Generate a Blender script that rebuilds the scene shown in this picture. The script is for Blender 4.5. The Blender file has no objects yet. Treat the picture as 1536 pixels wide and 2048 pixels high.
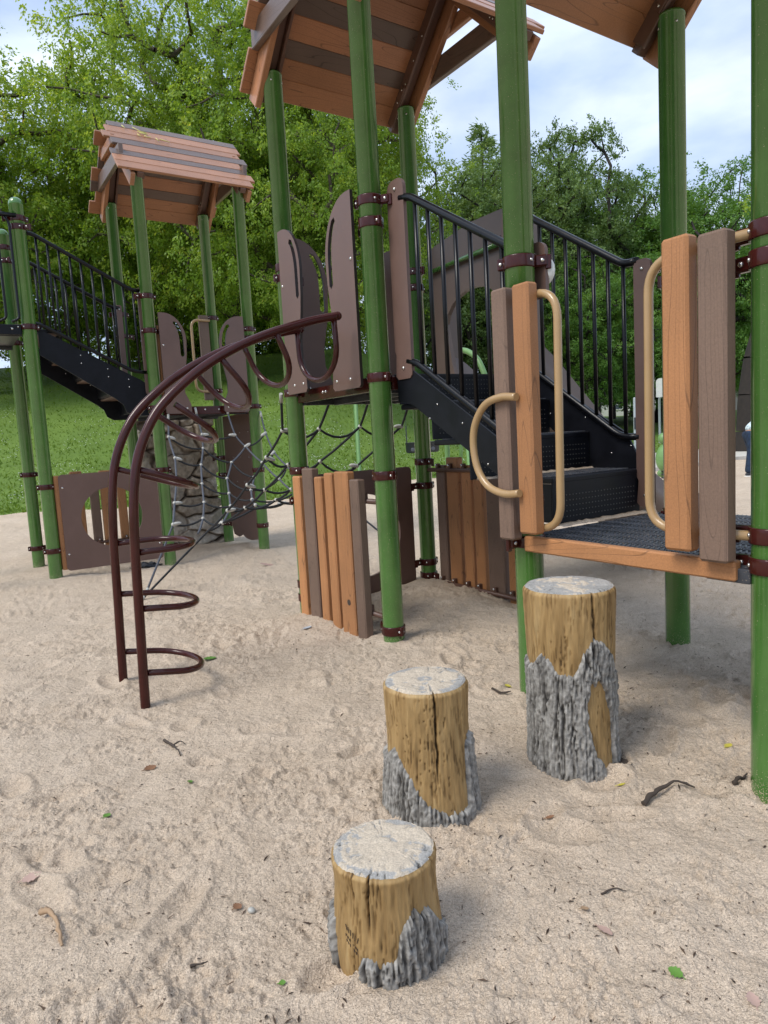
import bpy, math, random
import numpy as np
from mathutils import Vector, Matrix
from mathutils.geometry import tessellate_polygon

rnd = random.Random(7)
R = math.radians
scn = bpy.context.scene
col = scn.collection

# ------------------------------------------------------------------ camera
cam_d = bpy.data.cameras.new('camera')
cam = bpy.data.objects.new('camera', cam_d)
col.objects.link(cam)
cam_d.sensor_fit = 'VERTICAL'
cam_d.sensor_height = 36.0
cam_d.lens = 24.25
cam_d.clip_start = 0.05
cam_d.clip_end = 2000
pitch, roll = R(6.1266), R(-3.236)
fw = Vector((0, math.cos(pitch), -math.sin(pitch)))
rt = Vector((1, 0, 0))
up = rt.cross(fw)
r2 = rt * math.cos(roll) + up * math.sin(roll)
u2 = -rt * math.sin(roll) + up * math.cos(roll)
mw = Matrix((r2, u2, -fw)).transposed().to_4x4()
mw.translation = Vector((0, 0, 1.2372))
cam.matrix_world = mw
scn.camera = cam

# ------------------------------------------------------------------ world, sun, exposure
SUN_EL, SUN_AZ = 52.0, 236.0        # elevation, compass azimuth (clockwise from +Y)
world = bpy.data.worlds.new('World')
scn.world = world
world.use_nodes = True
wt = world.node_tree
for n in list(wt.nodes):
    wt.nodes.remove(n)
wo = wt.nodes.new('ShaderNodeOutputWorld')
wb = wt.nodes.new('ShaderNodeBackground')
sky = wt.nodes.new('ShaderNodeTexSky')
sky.sky_type = 'NISHITA'
sky.sun_disc = False
sky.sun_elevation = R(SUN_EL)
sky.sun_rotation = R(SUN_AZ)
sky.air_density = 1.0
sky.dust_density = 2.0
sky.ozone_density = 1.5
wb.inputs['Strength'].default_value = 0.115
wtc = wt.nodes.new('ShaderNodeTexCoord')
wmp = wt.nodes.new('ShaderNodeMapping')
wmp.inputs['Scale'].default_value = (1.0, 1.0, 2.6)
wn1 = wt.nodes.new('ShaderNodeTexNoise')
wn1.inputs['Scale'].default_value = 2.3
wn1.inputs['Detail'].default_value = 7
wn1.inputs['Roughness'].default_value = 0.55
wn1.inputs['Distortion'].default_value = 0.35
wr1 = wt.nodes.new('ShaderNodeValToRGB')
wr1.color_ramp.elements[0].position = 0.33
wr1.color_ramp.elements[0].color = (0.55, 0.55, 0.55, 1)
wr1.color_ramp.elements[1].position = 0.62
wr1.color_ramp.elements[1].color = (1, 1, 1, 1)
wn2 = wt.nodes.new('ShaderNodeTexNoise')
wn2.inputs['Scale'].default_value = 3.4
wn2.inputs['Detail'].default_value = 6
wn2.inputs['Roughness'].default_value = 0.5
wr2 = wt.nodes.new('ShaderNodeValToRGB')
wr2.color_ramp.elements[0].position = 0.37
wr2.color_ramp.elements[0].color = (3.5, 4.6, 6.6, 1)
wr2.color_ramp.elements[1].position = 0.63
wr2.color_ramp.elements[1].color = (6.4, 7.15, 8.5, 1)
wmx = wt.nodes.new('ShaderNodeMix')
wmx.data_type = 'RGBA'
wt.links.new(wtc.outputs['Generated'], wmp.inputs['Vector'])
wt.links.new(wmp.outputs[0], wn1.inputs['Vector'])
wt.links.new(wmp.outputs[0], wn2.inputs['Vector'])
wt.links.new(wn1.outputs['Fac'], wr1.inputs[0])
wt.links.new(wn2.outputs['Fac'], wr2.inputs[0])
wt.links.new(wr1.outputs[0], wmx.inputs[0])
wt.links.new(sky.outputs[0], wmx.inputs[6])
wt.links.new(wr2.outputs[0], wmx.inputs[7])
wt.links.new(wmx.outputs[2], wb.inputs['Color'])
wt.links.new(wb.outputs[0], wo.inputs['Surface'])

sun_d = bpy.data.lights.new('sun', 'SUN')
sun_d.energy = 2.1
sun_d.angle = R(26)
sun_d.color = (1.0, 0.95, 0.87)
sun = bpy.data.objects.new('sun', sun_d)
col.objects.link(sun)
sd = Vector((math.sin(R(SUN_AZ)) * math.cos(R(SUN_EL)), math.cos(R(SUN_AZ)) * math.cos(R(SUN_EL)), math.sin(R(SUN_EL))))
sun.rotation_euler = sd.to_track_quat('Z', 'Y').to_euler()
sun.location = sd * 30

vs = scn.view_settings
vs.view_transform = 'Standard'
vs.look = 'None'
vs.gamma = 1.0
vs.exposure = 0.5
vs.use_curve_mapping = False
scn.cycles.max_bounces = 6
scn.cycles.diffuse_bounces = 3
scn.cycles.glossy_bounces = 3
scn.cycles.transmission_bounces = 3
scn.cycles.transparent_max_bounces = 4

# ------------------------------------------------------------------ numpy noise
_perm = np.random.RandomState(3).permutation(4096)
_grad = np.random.RandomState(4).uniform(-1, 1, (4096, 2))
_grad /= np.linalg.norm(_grad, axis=1)[:, None]


def pn(x, y, seed=0):
    x = np.asarray(x, float) + seed * 37.17
    y = np.asarray(y, float) + seed * 11.31
    xi = np.floor(x).astype(np.int64)
    yi = np.floor(y).astype(np.int64)
    xf, yf = x - xi, y - yi

    def g(ix, iy, fx, fy):
        h = _grad[_perm[(_perm[ix & 4095] + iy) & 4095]]
        return h[..., 0] * fx + h[..., 1] * fy
    u = xf * xf * xf * (xf * (xf * 6 - 15) + 10)
    v = yf * yf * yf * (yf * (yf * 6 - 15) + 10)
    a = g(xi, yi, xf, yf)
    b = g(xi + 1, yi, xf - 1, yf)
    c = g(xi, yi + 1, xf, yf - 1)
    d = g(xi + 1, yi + 1, xf - 1, yf - 1)
    return (a + (b - a) * u + (c - a) * v + (a - b - c + d) * u * v) * 1.4


def fbm(x, y, o=4, seed=0, g=0.5):
    s = 0
    a = 1
    for i in range(o):
        s = s + a * pn(x * 2 ** i, y * 2 ** i, seed + i * 3)
        a *= g
    return s


def sst(a, b, x):
    t = np.clip((x - a) / (b - a), 0, 1)
    return t * t * (3 - 2 * t)


# ------------------------------------------------------------------ mesh helpers
class MB:
    def __init__(self):
        self.v, self.f, self.m, self.s = [], [], [], []

    def add(self, vs_, fs_, mat=0, smooth=False):
        b = len(self.v)
        self.v += [tuple(p) for p in vs_]
        self.f += [tuple(i + b for i in f) for f in fs_]
        self.m += [mat] * len(fs_)
        self.s += [smooth] * len(fs_)

    def cbox(self, c, ax, ay, az, sx, sy, sz, ch=0.006, mat=0):
        """chamfered box: centre, three axes, three full sizes"""
        c = Vector(c)
        ax, ay, az = Vector(ax), Vector(ay), Vector(az)
        hx, hy, hz = sx / 2, sy / 2, sz / 2
        ch = min(ch, hx * .45, hy * .45, hz * .45)
        vid = {}
        vs_ = []
        for i in (-1, 1):
            for j in (-1, 1):
                for k in (-1, 1):
                    for n in range(3):
                        d = [hx - ch, hy - ch, hz - ch]
                        d[n] += ch
                        vid[(i, j, k, n)] = len(vs_)
                        vs_.append(c + ax * (i * d[0]) + ay * (j * d[1]) + az * (k * d[2]))
        F = []
        for s in (-1, 1):
            q = [(s, -1, -1, 0), (s, 1, -1, 0), (s, 1, 1, 0), (s, -1, 1, 0)]
            F.append([vid[t] for t in (q if s > 0 else q[::-1])])
            q = [(-1, s, -1, 1), (1, s, -1, 1), (1, s, 1, 1), (-1, s, 1, 1)]
            F.append([vid[t] for t in (q[::-1] if s > 0 else q)])
            q = [(-1, -1, s, 2), (1, -1, s, 2), (1, 1, s, 2), (-1, 1, s, 2)]
            F.append([vid[t] for t in (q if s > 0 else q[::-1])])
        for i in (-1, 1):
            for j in (-1, 1):
                q = [vid[(i, j, -1, 0)], vid[(i, j, -1, 1)], vid[(i, j, 1, 1)], vid[(i, j, 1, 0)]]
                F.append(q if i * j > 0 else q[::-1])
                q = [vid[(i, -1, j, 0)], vid[(i, -1, j, 2)], vid[(i, 1, j, 2)], vid[(i, 1, j, 0)]]
                F.append(q[::-1] if i * j > 0 else q)
                q = [vid[(-1, i, j, 1)], vid[(-1, i, j, 2)], vid[(1, i, j, 2)], vid[(1, i, j, 1)]]
                F.append(q if i * j > 0 else q[::-1])
                for k in (-1, 1):
                    q = [vid[(i, j, k, 0)], vid[(i, j, k, 1)], vid[(i, j, k, 2)]]
                    F.append(q if i * j * k > 0 else q[::-1])
        self.add(vs_, F, mat)

    def box(self, lo, hi, ch=0.004, mat=0):
        c = [(a + b) / 2 for a, b in zip(lo, hi)]
        s = [abs(b - a) for a, b in zip(lo, hi)]
        self.cbox(c, (1, 0, 0), (0, 1, 0), (0, 0, 1), *s, ch=ch, mat=mat)

    def tube(self, pts, r, seg=12, caps=True, mat=0, smooth=True):
        pts = [Vector(p) for p in pts]
        rs = r if isinstance(r, (list, tuple)) else [r] * len(pts)
        n = len(pts)
        t0 = (pts[1] - pts[0]).normalized()
        ref = Vector((0, 0, 1)) if abs(t0.z) < .9 else Vector((1, 0, 0))
        a = t0.cross(ref).normalized()
        vs_, F = [], []
        for i, p in enumerate(pts):
            if i == 0:
                t = t0
            elif i == n - 1:
                t = (pts[i] - pts[i - 1]).normalized()
            else:
                t = ((pts[i] - pts[i - 1]).normalized() + (pts[i + 1] - pts[i]).normalized())
                t = t.normalized() if t.length > 1e-6 else (pts[i + 1] - pts[i]).normalized()
            a = (a - t * a.dot(t)).normalized()
            b = t.cross(a)
            for k in range(seg):
                th = 2 * math.pi * k / seg
                vs_.append(p + (a * math.cos(th) + b * math.sin(th)) * rs[i])
        for i in range(n - 1):
            for k in range(seg):
                k2 = (k + 1) % seg
                F.append((i * seg + k, i * seg + k2, (i + 1) * seg + k2, (i + 1) * seg + k))
        self.add(vs_, F, mat, smooth)
        if caps:
            self.add(vs_[:seg], [tuple(range(seg))[::-1]], mat)
            self.add(vs_[-seg:], [tuple(range(seg))], mat)

    def lathe(self, c, prof, seg=24, mat=0, smooth=True):
        """prof = [(radius, z)] from bottom to top round the vertical axis at c"""
        vs_, F = [], []
        for r, z in prof:
            for k in range(seg):
                th = 2 * math.pi * k / seg
                vs_.append((c[0] + r * math.cos(th), c[1] + r * math.sin(th), c[2] + z))
        for i in range(len(prof) - 1):
            for k in range(seg):
                k2 = (k + 1) % seg
                F.append((i * seg + k, i * seg + k2, (i + 1) * seg + k2, (i + 1) * seg + k))
        self.add(vs_, F, mat, smooth)

    def ball(self, c, r, seg=8, rings=5, mat=0, ax=None, stretch=1.0):
        c = Vector(c)
        ax = Vector(ax).normalized() if ax else Vector((0, 0, 1))
        ref = Vector((0, 0, 1)) if abs(ax.z) < .9 else Vector((1, 0, 0))
        a = ax.cross(ref).normalized()
        b = ax.cross(a)
        vs_, F = [], []
        for i in range(rings + 1):
            ph = -math.pi / 2 + math.pi * i / rings
            for k in range(seg):
                th = 2 * math.pi * k / seg
                vs_.append(c + (a * math.cos(th) + b * math.sin(th)) * (r * math.cos(ph)) + ax * (r * stretch * math.sin(ph)))
        for i in range(rings):
            for k in range(seg):
                k2 = (k + 1) % seg
                F.append((i * seg + k, i * seg + k2, (i + 1) * seg + k2, (i + 1) * seg + k))
        self.add(vs_, F, mat, True)

    def board(self, poly, holes, axis, at, th, mat=0, emat=None):
        """flat cut-out board: 2-D outline (a, z); axis 'u' -> a runs along u and the board stands at v=at; axis 'v' likewise"""
        def mp(a, z, d):
            return (a, at + d, z) if axis == 'u' else (at + d, a, z)
        loops = [poly] + holes
        flat = [p for l in loops for p in l]
        tris = tessellate_polygon([[Vector((a, z, 0)) for a, z in l] for l in loops])
        n = len(flat)
        vs_ = [mp(a, z, 0) for a, z in flat] + [mp(a, z, th) for a, z in flat]
        F = []
        for t in tris:
            F.append(tuple(t))
            F.append(tuple(i + n for i in t)[::-1])
        self.add(vs_, F, mat)
        b = 0
        for l in loops:
            m = len(l)
            vv = [mp(a, z, 0) for a, z in l] + [mp(a, z, th) for a, z in l]
            self.add(vv, [(i, (i + 1) % m, (i + 1) % m + m, i + m) for i in range(m)], mat if emat is None else emat)
            b += m

    def mesh(self, name):
        me = bpy.data.meshes.new(name)
        me.from_pydata(self.v, [], self.f)
        me.polygons.foreach_set('material_index', self.m)
        me.polygons.foreach_set('use_smooth', self.s)
        return me


def fix_normals(me):
    import bmesh
    bm = bmesh.new()
    bm.from_mesh(me)
    bmesh.ops.remove_doubles(bm, verts=bm.verts, dist=1e-5)
    bmesh.ops.recalc_face_normals(bm, faces=bm.faces)
    bm.to_mesh(me)
    bm.free()


def np_mesh(name, V, F, smooth=True):
    V = np.asarray(V, np.float32)
    F = np.asarray(F, np.int32)
    me = bpy.data.meshes.new(name)
    me.vertices.add(len(V))
    me.vertices.foreach_set('co', V.ravel())
    k = F.shape[1]
    me.loops.add(F.size)
    me.loops.foreach_set('vertex_index', F.ravel())
    me.polygons.add(len(F))
    me.polygons.foreach_set('loop_start', np.arange(0, F.size, k, dtype=np.int32))
    me.polygons.foreach_set('loop_total', np.full(len(F), k, np.int32))
    me.polygons.foreach_set('use_smooth', np.full(len(F), smooth))
    me.update(calc_edges=True)
    return me


def tag(o, label=None, cat=None, group=None, kind=None):
    if label:
        o['label'] = label
    if cat:
        o['category'] = cat
    if group:
        o['group'] = group
    if kind:
        o['kind'] = kind
    return o


def link(name, me, mats, parent=None):
    o = bpy.data.objects.new(name, me)
    col.objects.link(o)
    for m in (mats if isinstance(mats, (list, tuple)) else [mats]):
        if me is not None and len(me.materials) < (len(mats) if isinstance(mats, (list, tuple)) else 1):
            me.materials.append(m)
    if parent is not None:
        o.parent = parent
    return o


# ------------------------------------------------------------------ materials
MT = {}


def nmat(name):
    m = bpy.data.materials.new(name)
    m.use_nodes = True
    nt = m.node_tree
    b = nt.nodes['Principled BSDF']
    MT[name] = m
    return m, nt, b


def N(nt, typ, **k):
    n = nt.nodes.new(typ)
    for a, v in k.items():
        if a in n.inputs.keys():
            n.inputs[a].default_value = v
        else:
            setattr(n, a, v)
    return n


def L(nt, a, b):
    nt.links.new(a, b)


def paint(name, c, rough=.3, coat=0.0, dirt=.12, bump=.0, spec=.5, scale=9.0, dust=None, dustz=(.12, 0.0, .16)):
    m, nt, b = nmat(name)
    tc = N(nt, 'ShaderNodeTexCoord')
    n = N(nt, 'ShaderNodeTexNoise', Scale=scale, Detail=6.0, Roughness=.65)
    L(nt, tc.outputs['Object'], n.inputs['Vector'])
    rmp = N(nt, 'ShaderNodeValToRGB')
    e = rmp.color_ramp.elements
    e[0].position, e[1].position = .3, .7
    e[0].color = tuple(x * (1 - dirt) for x in c) + (1,)
    e[1].color = tuple(min(1, x * (1 + dirt)) for x in c) + (1,)
    L(nt, n.outputs['Fac'], rmp.inputs[0])
    out = rmp.outputs[0]
    if dust:
        n2 = N(nt, 'ShaderNodeTexNoise', Scale=240.0, Detail=2.0)
        L(nt, tc.outputs['Object'], n2.inputs['Vector'])
        sx = N(nt, 'ShaderNodeSeparateXYZ')
        L(nt, tc.outputs['Object'], sx.inputs[0])
        mr = N(nt, 'ShaderNodeMapRange')
        mr.inputs['From Min'].default_value = dustz[0]
        mr.inputs['From Max'].default_value = dustz[1]
        mr.inputs['To Min'].default_value = 0.0 if dustz[0] < 5 else dustz[2]
        mr.inputs['To Max'].default_value = dustz[2]
        L(nt, sx.outputs['Z'], mr.inputs['Value'])
        ad = N(nt, 'ShaderNodeMath', operation='ADD')
        L(nt, n2.outputs['Fac'], ad.inputs[0])
        L(nt, mr.outputs[0], ad.inputs[1])
        cr = N(nt, 'ShaderNodeValToRGB')
        cr.color_ramp.elements[0].position = .70
        cr.color_ramp.elements[1].position = .74
        L(nt, ad.outputs[0], cr.inputs[0])
        mx = N(nt, 'ShaderNodeMix', data_type='RGBA')
        L(nt, cr.outputs[0], mx.inputs[0])
        L(nt, out, mx.inputs[6])
        mx.inputs[7].default_value = dust + (1,)
        out = mx.outputs[2]
    L(nt, out, b.inputs['Base Color'])
    rr = N(nt, 'ShaderNodeMapRange')
    rr.inputs['To Min'].default_value = rough * .75
    rr.inputs['To Max'].default_value = rough * 1.3
    L(nt, n.outputs['Fac'], rr.inputs['Value'])
    L(nt, rr.outputs[0], b.inputs['Roughness'])
    b.inputs['Coat Weight'].default_value = coat
    b.inputs['Coat Roughness'].default_value = .035
    b.inputs['Specular IOR Level'].default_value = spec
    if bump:
        nb = N(nt, 'ShaderNodeTexNoise', Scale=260.0, Detail=3.0)
        L(nt, tc.outputs['Object'], nb.inputs['Vector'])
        bp = N(nt, 'ShaderNodeBump', Strength=bump, Distance=.002)
        L(nt, nb.outputs['Fac'], bp.inputs['Height'])
        L(nt, bp.outputs[0], b.inputs['Normal'])
    return m


paint('green', (.062, .165, .031), .15, coat=.7, dirt=.16, scale=5.0, dust=(.45, .36, .26))
paint('green_far', (.15, .29, .10), .4)
paint('maroon', (.046, .0085, .0065), .2, coat=.15, dirt=.2, spec=.3)
paint('brown_panel', (.138, .082, .066), .42, dirt=.12, bump=.15, scale=3.0)
paint('brown_slide', (.15, .105, .082), .4, dirt=.1, scale=4.0)
paint('tan', (.38, .245, .115), .3, coat=.2, dirt=.06)
paint('black_rail', (.0035, .0035, .005), .30, coat=.05, dirt=.3, spec=.3)
paint('black_plate', (.0055, .006, .009), .42, dirt=.4, bump=.1, spec=.25)
paint('deck_coat', (.040, .044, .053), .38, dirt=.5, bump=.2, dust=(.30, .24, .18), dustz=(9.0, 10.0, 0.06))
paint('grey_dot', (.10, .095, .085), .6)
paint('rail_brown', (.12, .062, .043), .38)
paint('board_edge_shade', (.022, .014, .012), .45)  # shade painted onto the cut edges and slot sides of the brown boards
paint('rope', (.012, .014, .017), .75, bump=.6)
paint('rope_grey', (.075, .082, .10), .75, bump=.6)
paint('alloy', (.42, .41, .37), .38, dirt=.25)
paint('white_plastic', (.75, .75, .72), .4)
paint('orange_paint', (.8, .13, .03), .4)
paint('grey_metal', (.42, .46, .50), .4)
paint('denim', (.012, .026, .055), .9, dirt=.6, scale=18)
paint('skin', (.45, .25, .17), .5)
paint('hair', (.02, .013, .01), .6)
paint('shoe', (.02, .025, .035), .6)
paint('sole', (.8, .78, .74), .6)
paint('swing_black', (.03, .035, .045), .5)
paint('concrete', (.52, .49, .43), .9, dirt=.1, bump=.5, scale=2.0)
paint('house_white', (.72, .72, .68), .8)
paint('house_roof', (.12, .10, .09), .9)
paint('glass', (.05, .07, .09), .1)
paint('chalk', (.62, .58, .22), .9)
paint('engrave', (.05, .03, .02), .9)

m, nt, b = nmat('steel')
b.inputs['Base Color'].default_value = (.62, .60, .57, 1)
b.inputs['Metallic'].default_value = .9
b.inputs['Roughness'].default_value = .25

m, nt, b = nmat('shirt')
tc = N(nt, 'ShaderNodeTexCoord')
n = N(nt, 'ShaderNodeTexVoronoi', Scale=34.0)
L(nt, tc.outputs['Object'], n.inputs['Vector'])
cr = N(nt, 'ShaderNodeValToRGB')
cr.color_ramp.elements[0].position, cr.color_ramp.elements[1].position = .3, .36
cr.color_ramp.elements[0].color = (.02, .05, .09, 1)
cr.color_ramp.elements[1].color = (.62, .74, .78, 1)
L(nt, n.outputs['Distance'], cr.inputs[0])
L(nt, cr.outputs[0], b.inputs['Base Color'])
b.inputs['Roughness'].default_value = .9

m, nt, b = nmat('brick_far')
tc = N(nt, 'ShaderNodeTexCoord')
n = N(nt, 'ShaderNodeTexBrick', Scale=4.0)
n.inputs['Color1'].default_value = (.30, .13, .09, 1)
n.inputs['Color2'].default_value = (.24, .10, .08, 1)
n.inputs['Mortar'].default_value = (.4, .36, .32, 1)
L(nt, tc.outputs['Object'], n.inputs['Vector'])
L(nt, n.outputs['Color'], b.inputs['Base Color'])
b.inputs['Roughness'].default_value = .9


def plank_mat(name, c, dk=.55, rough=.55, lines=6.0, vein=.45):
    """embossed recycled-plastic timber: stretched contour lines along the plank's own length (local z)"""
    m, nt, b = nmat(name)
    tc = N(nt, 'ShaderNodeTexCoord')
    oi = N(nt, 'ShaderNodeObjectInfo')
    mu = N(nt, 'ShaderNodeVectorMath', operation='SCALE')
    mu.inputs['Scale'].default_value = 40.0
    cmb = N(nt, 'ShaderNodeCombineXYZ')
    L(nt, oi.outputs['Random'], cmb.inputs[0])
    L(nt, oi.outputs['Random'], cmb.inputs[1])
    L(nt, oi.outputs['Random'], cmb.inputs[2])
    L(nt, cmb.outputs[0], mu.inputs[0])
    av = N(nt, 'ShaderNodeVectorMath', operation='ADD')
    L(nt, tc.outputs['Object'], av.inputs[0])
    L(nt, mu.outputs[0], av.inputs[1])
    mp = N(nt, 'ShaderNodeMapping')
    mp.inputs['Scale'].default_value = (9.0, 5.0, .8)
    L(nt, av.outputs[0], mp.inputs['Vector'])
    n1 = N(nt, 'ShaderNodeTexNoise', Scale=1.0, Detail=1.5, Roughness=.35)
    L(nt, mp.outputs[0], n1.inputs['Vector'])
    m1 = N(nt, 'ShaderNodeMath', operation='MULTIPLY')
    m1.inputs[1].default_value = lines * 2.2
    L(nt, n1.outputs['Fac'], m1.inputs[0])
    fr = N(nt, 'ShaderNodeMath', operation='FRACT')
    L(nt, m1.outputs[0], fr.inputs[0])
    su = N(nt, 'ShaderNodeMath', operation='SUBTRACT')
    su.inputs[1].default_value = .5
    L(nt, fr.outputs[0], su.inputs[0])
    ab = N(nt, 'ShaderNodeMath', operation='ABSOLUTE')
    L(nt, su.outputs[0], ab.inputs[0])
    ln = N(nt, 'ShaderNodeMapRange', interpolation_type='SMOOTHSTEP')
    ln.inputs['From Min'].default_value = .0
    ln.inputs['From Max'].default_value = .055
    ln.inputs['To Min'].default_value = 1 - vein
    ln.inputs['To Max'].default_value = 1
    L(nt, ab.outputs[0], ln.inputs['Value'])
    # mottled stipple and board to board variation
    n2 = N(nt, 'ShaderNodeTexNoise', Scale=170.0, Detail=3.0)
    L(nt, av.outputs[0], n2.inputs['Vector'])
    n3 = N(nt, 'ShaderNodeTexNoise', Scale=3.0, Detail=4.0)
    L(nt, av.outputs[0], n3.inputs['Vector'])
    a1 = N(nt, 'ShaderNodeMath', operation='ADD')
    L(nt, n2.outputs['Fac'], a1.inputs[0])
    L(nt, n3.outputs['Fac'], a1.inputs[1])
    vr = N(nt, 'ShaderNodeMapRange')
    vr.inputs['From Min'].default_value = .6
    vr.inputs['From Max'].default_value = 1.4
    vr.inputs['To Min'].default_value = .78
    vr.inputs['To Max'].default_value = 1.22
    L(nt, a1.outputs[0], vr.inputs['Value'])
    rv = N(nt, 'ShaderNodeMapRange')
    rv.inputs['To Min'].default_value = .88
    rv.inputs['To Max'].default_value = 1.12
    L(nt, oi.outputs['Random'], rv.inputs['Value'])
    mm = N(nt, 'ShaderNodeMath', operation='MULTIPLY')
    L(nt, vr.outputs[0], mm.inputs[0])
    L(nt, ln.outputs[0], mm.inputs[1])
    m2 = N(nt, 'ShaderNodeMath', operation='MULTIPLY')
    L(nt, mm.outputs[0], m2.inputs[0])
    L(nt, rv.outputs[0], m2.inputs[1])
    cs = N(nt, 'ShaderNodeVectorMath', operation='SCALE')
    cs.inputs[0].default_value = c
    L(nt, m2.outputs[0], cs.inputs['Scale'])
    L(nt, cs.outputs[0], b.inputs['Base Color'])
    b.inputs['Roughness'].default_value = rough
    hm = N(nt, 'ShaderNodeMath', operation='MULTIPLY')
    hm.inputs[1].default_value = .35
    L(nt, n2.outputs['Fac'], hm.inputs[0])
    ha = N(nt, 'ShaderNodeMath', operation='ADD')
    L(nt, hm.outputs[0], ha.inputs[0])
    L(nt, ln.outputs[0], ha.inputs[1])
    bp = N(nt, 'ShaderNodeBump', Strength=.55, Distance=.003)
    L(nt, ha.outputs[0], bp.inputs['Height'])
    L(nt, bp.outputs[0], b.inputs['Normal'])
    return m


plank_mat('wood_orange', (.40, .180, .070), rough=.55, vein=.4)
plank_mat('wood_grey', (.165, .105, .074), rough=.6, vein=.3, lines=8.0)
plank_mat('roof_cedar', (.37, .168, .083), rough=.33)
plank_mat('roof_walnut', (.140, .094, .074), rough=.33)

# sand
m, nt, b = nmat('sand')
tc = N(nt, 'ShaderNodeTexCoord')
ns = [N(nt, 'ShaderNodeTexNoise', Scale=s, Detail=d, Roughness=.6) for s, d in ((.9, 4.0), (8.0, 5.0), (230.0, 2.0), (620.0, 1.0))]
for n in ns:
    L(nt, tc.outputs['Object'], n.inputs['Vector'])
cr = N(nt, 'ShaderNodeValToRGB')
e = cr.color_ramp.elements
e[0].position, e[1].position = .3, .72
e[0].color = (.575, .466, .358, 1)
e[1].color = (.765, .645, .522, 1)
mixf = N(nt, 'ShaderNodeMath', operation='MULTIPLY_ADD')
mixf.inputs[1].default_value = .5
L(nt, ns[0].outputs['Fac'], mixf.inputs[0])
h2 = N(nt, 'ShaderNodeMath', operation='MULTIPLY')
h2.inputs[1].default_value = .5
L(nt, ns[1].outputs['Fac'], h2.inputs[0])
L(nt, h2.outputs[0], mixf.inputs[2])
L(nt, mixf.outputs[0], cr.inputs[0])
gr = N(nt, 'ShaderNodeValToRGB')
g = gr.color_ramp.elements
g[0].position, g[1].position = .34, .60
g[0].color = (.56, .53, .50, 1)
g[1].color = (1.12, 1.10, 1.06, 1)
gm = N(nt, 'ShaderNodeMath', operation='MULTIPLY_ADD')
gm.inputs[1].default_value = .55
L(nt, ns[2].outputs['Fac'], gm.inputs[0])
g2 = N(nt, 'ShaderNodeMath', operation='MULTIPLY')
g2.inputs[1].default_value = .45
L(nt, ns[3].outputs['Fac'], g2.inputs[0])
L(nt, g2.outputs[0], gm.inputs[2])
L(nt, gm.outputs[0], gr.inputs[0])
ml = N(nt, 'ShaderNodeMix', data_type='RGBA', blend_type='MULTIPLY')
ml.inputs[0].default_value = 1.0
L(nt, cr.outputs[0], ml.inputs[6])
L(nt, gr.outputs[0], ml.inputs[7])
L(nt, ml.outputs[2], b.inputs['Base Color'])
b.inputs['Roughness'].default_value = .95
b.inputs['Specular IOR Level'].default_value = .15
bp = N(nt, 'ShaderNodeBump', Strength=1.0, Distance=.005)
L(nt, gm.outputs[0], bp.inputs['Height'])
n5 = N(nt, 'ShaderNodeTexNoise', Scale=60.0, Detail=4.0, Roughness=.6)
L(nt, tc.outputs['Object'], n5.inputs['Vector'])
n6 = N(nt, 'ShaderNodeTexNoise', Scale=13.0, Detail=5.0, Roughness=.6)
L(nt, tc.outputs['Object'], n6.inputs['Vector'])
pr = N(nt, 'ShaderNodeMapRange', interpolation_type='SMOOTHSTEP')
pr.inputs['From Min'].default_value, pr.inputs['From Max'].default_value = .32, .62
L(nt, n6.outputs['Fac'], pr.inputs['Value'])
bp3 = N(nt, 'ShaderNodeBump', Strength=.32, Distance=.03)
L(nt, pr.outputs[0], bp3.inputs['Height'])
bp2 = N(nt, 'ShaderNodeBump', Strength=.9, Distance=.02)
L(nt, bp3.outputs[0], bp2.inputs['Normal'])
L(nt, n5.outputs['Fac'], bp2.inputs['Height'])
L(nt, bp2.outputs[0], bp.inputs['Normal'])
L(nt, bp.outputs[0], b.inputs['Normal'])


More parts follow.
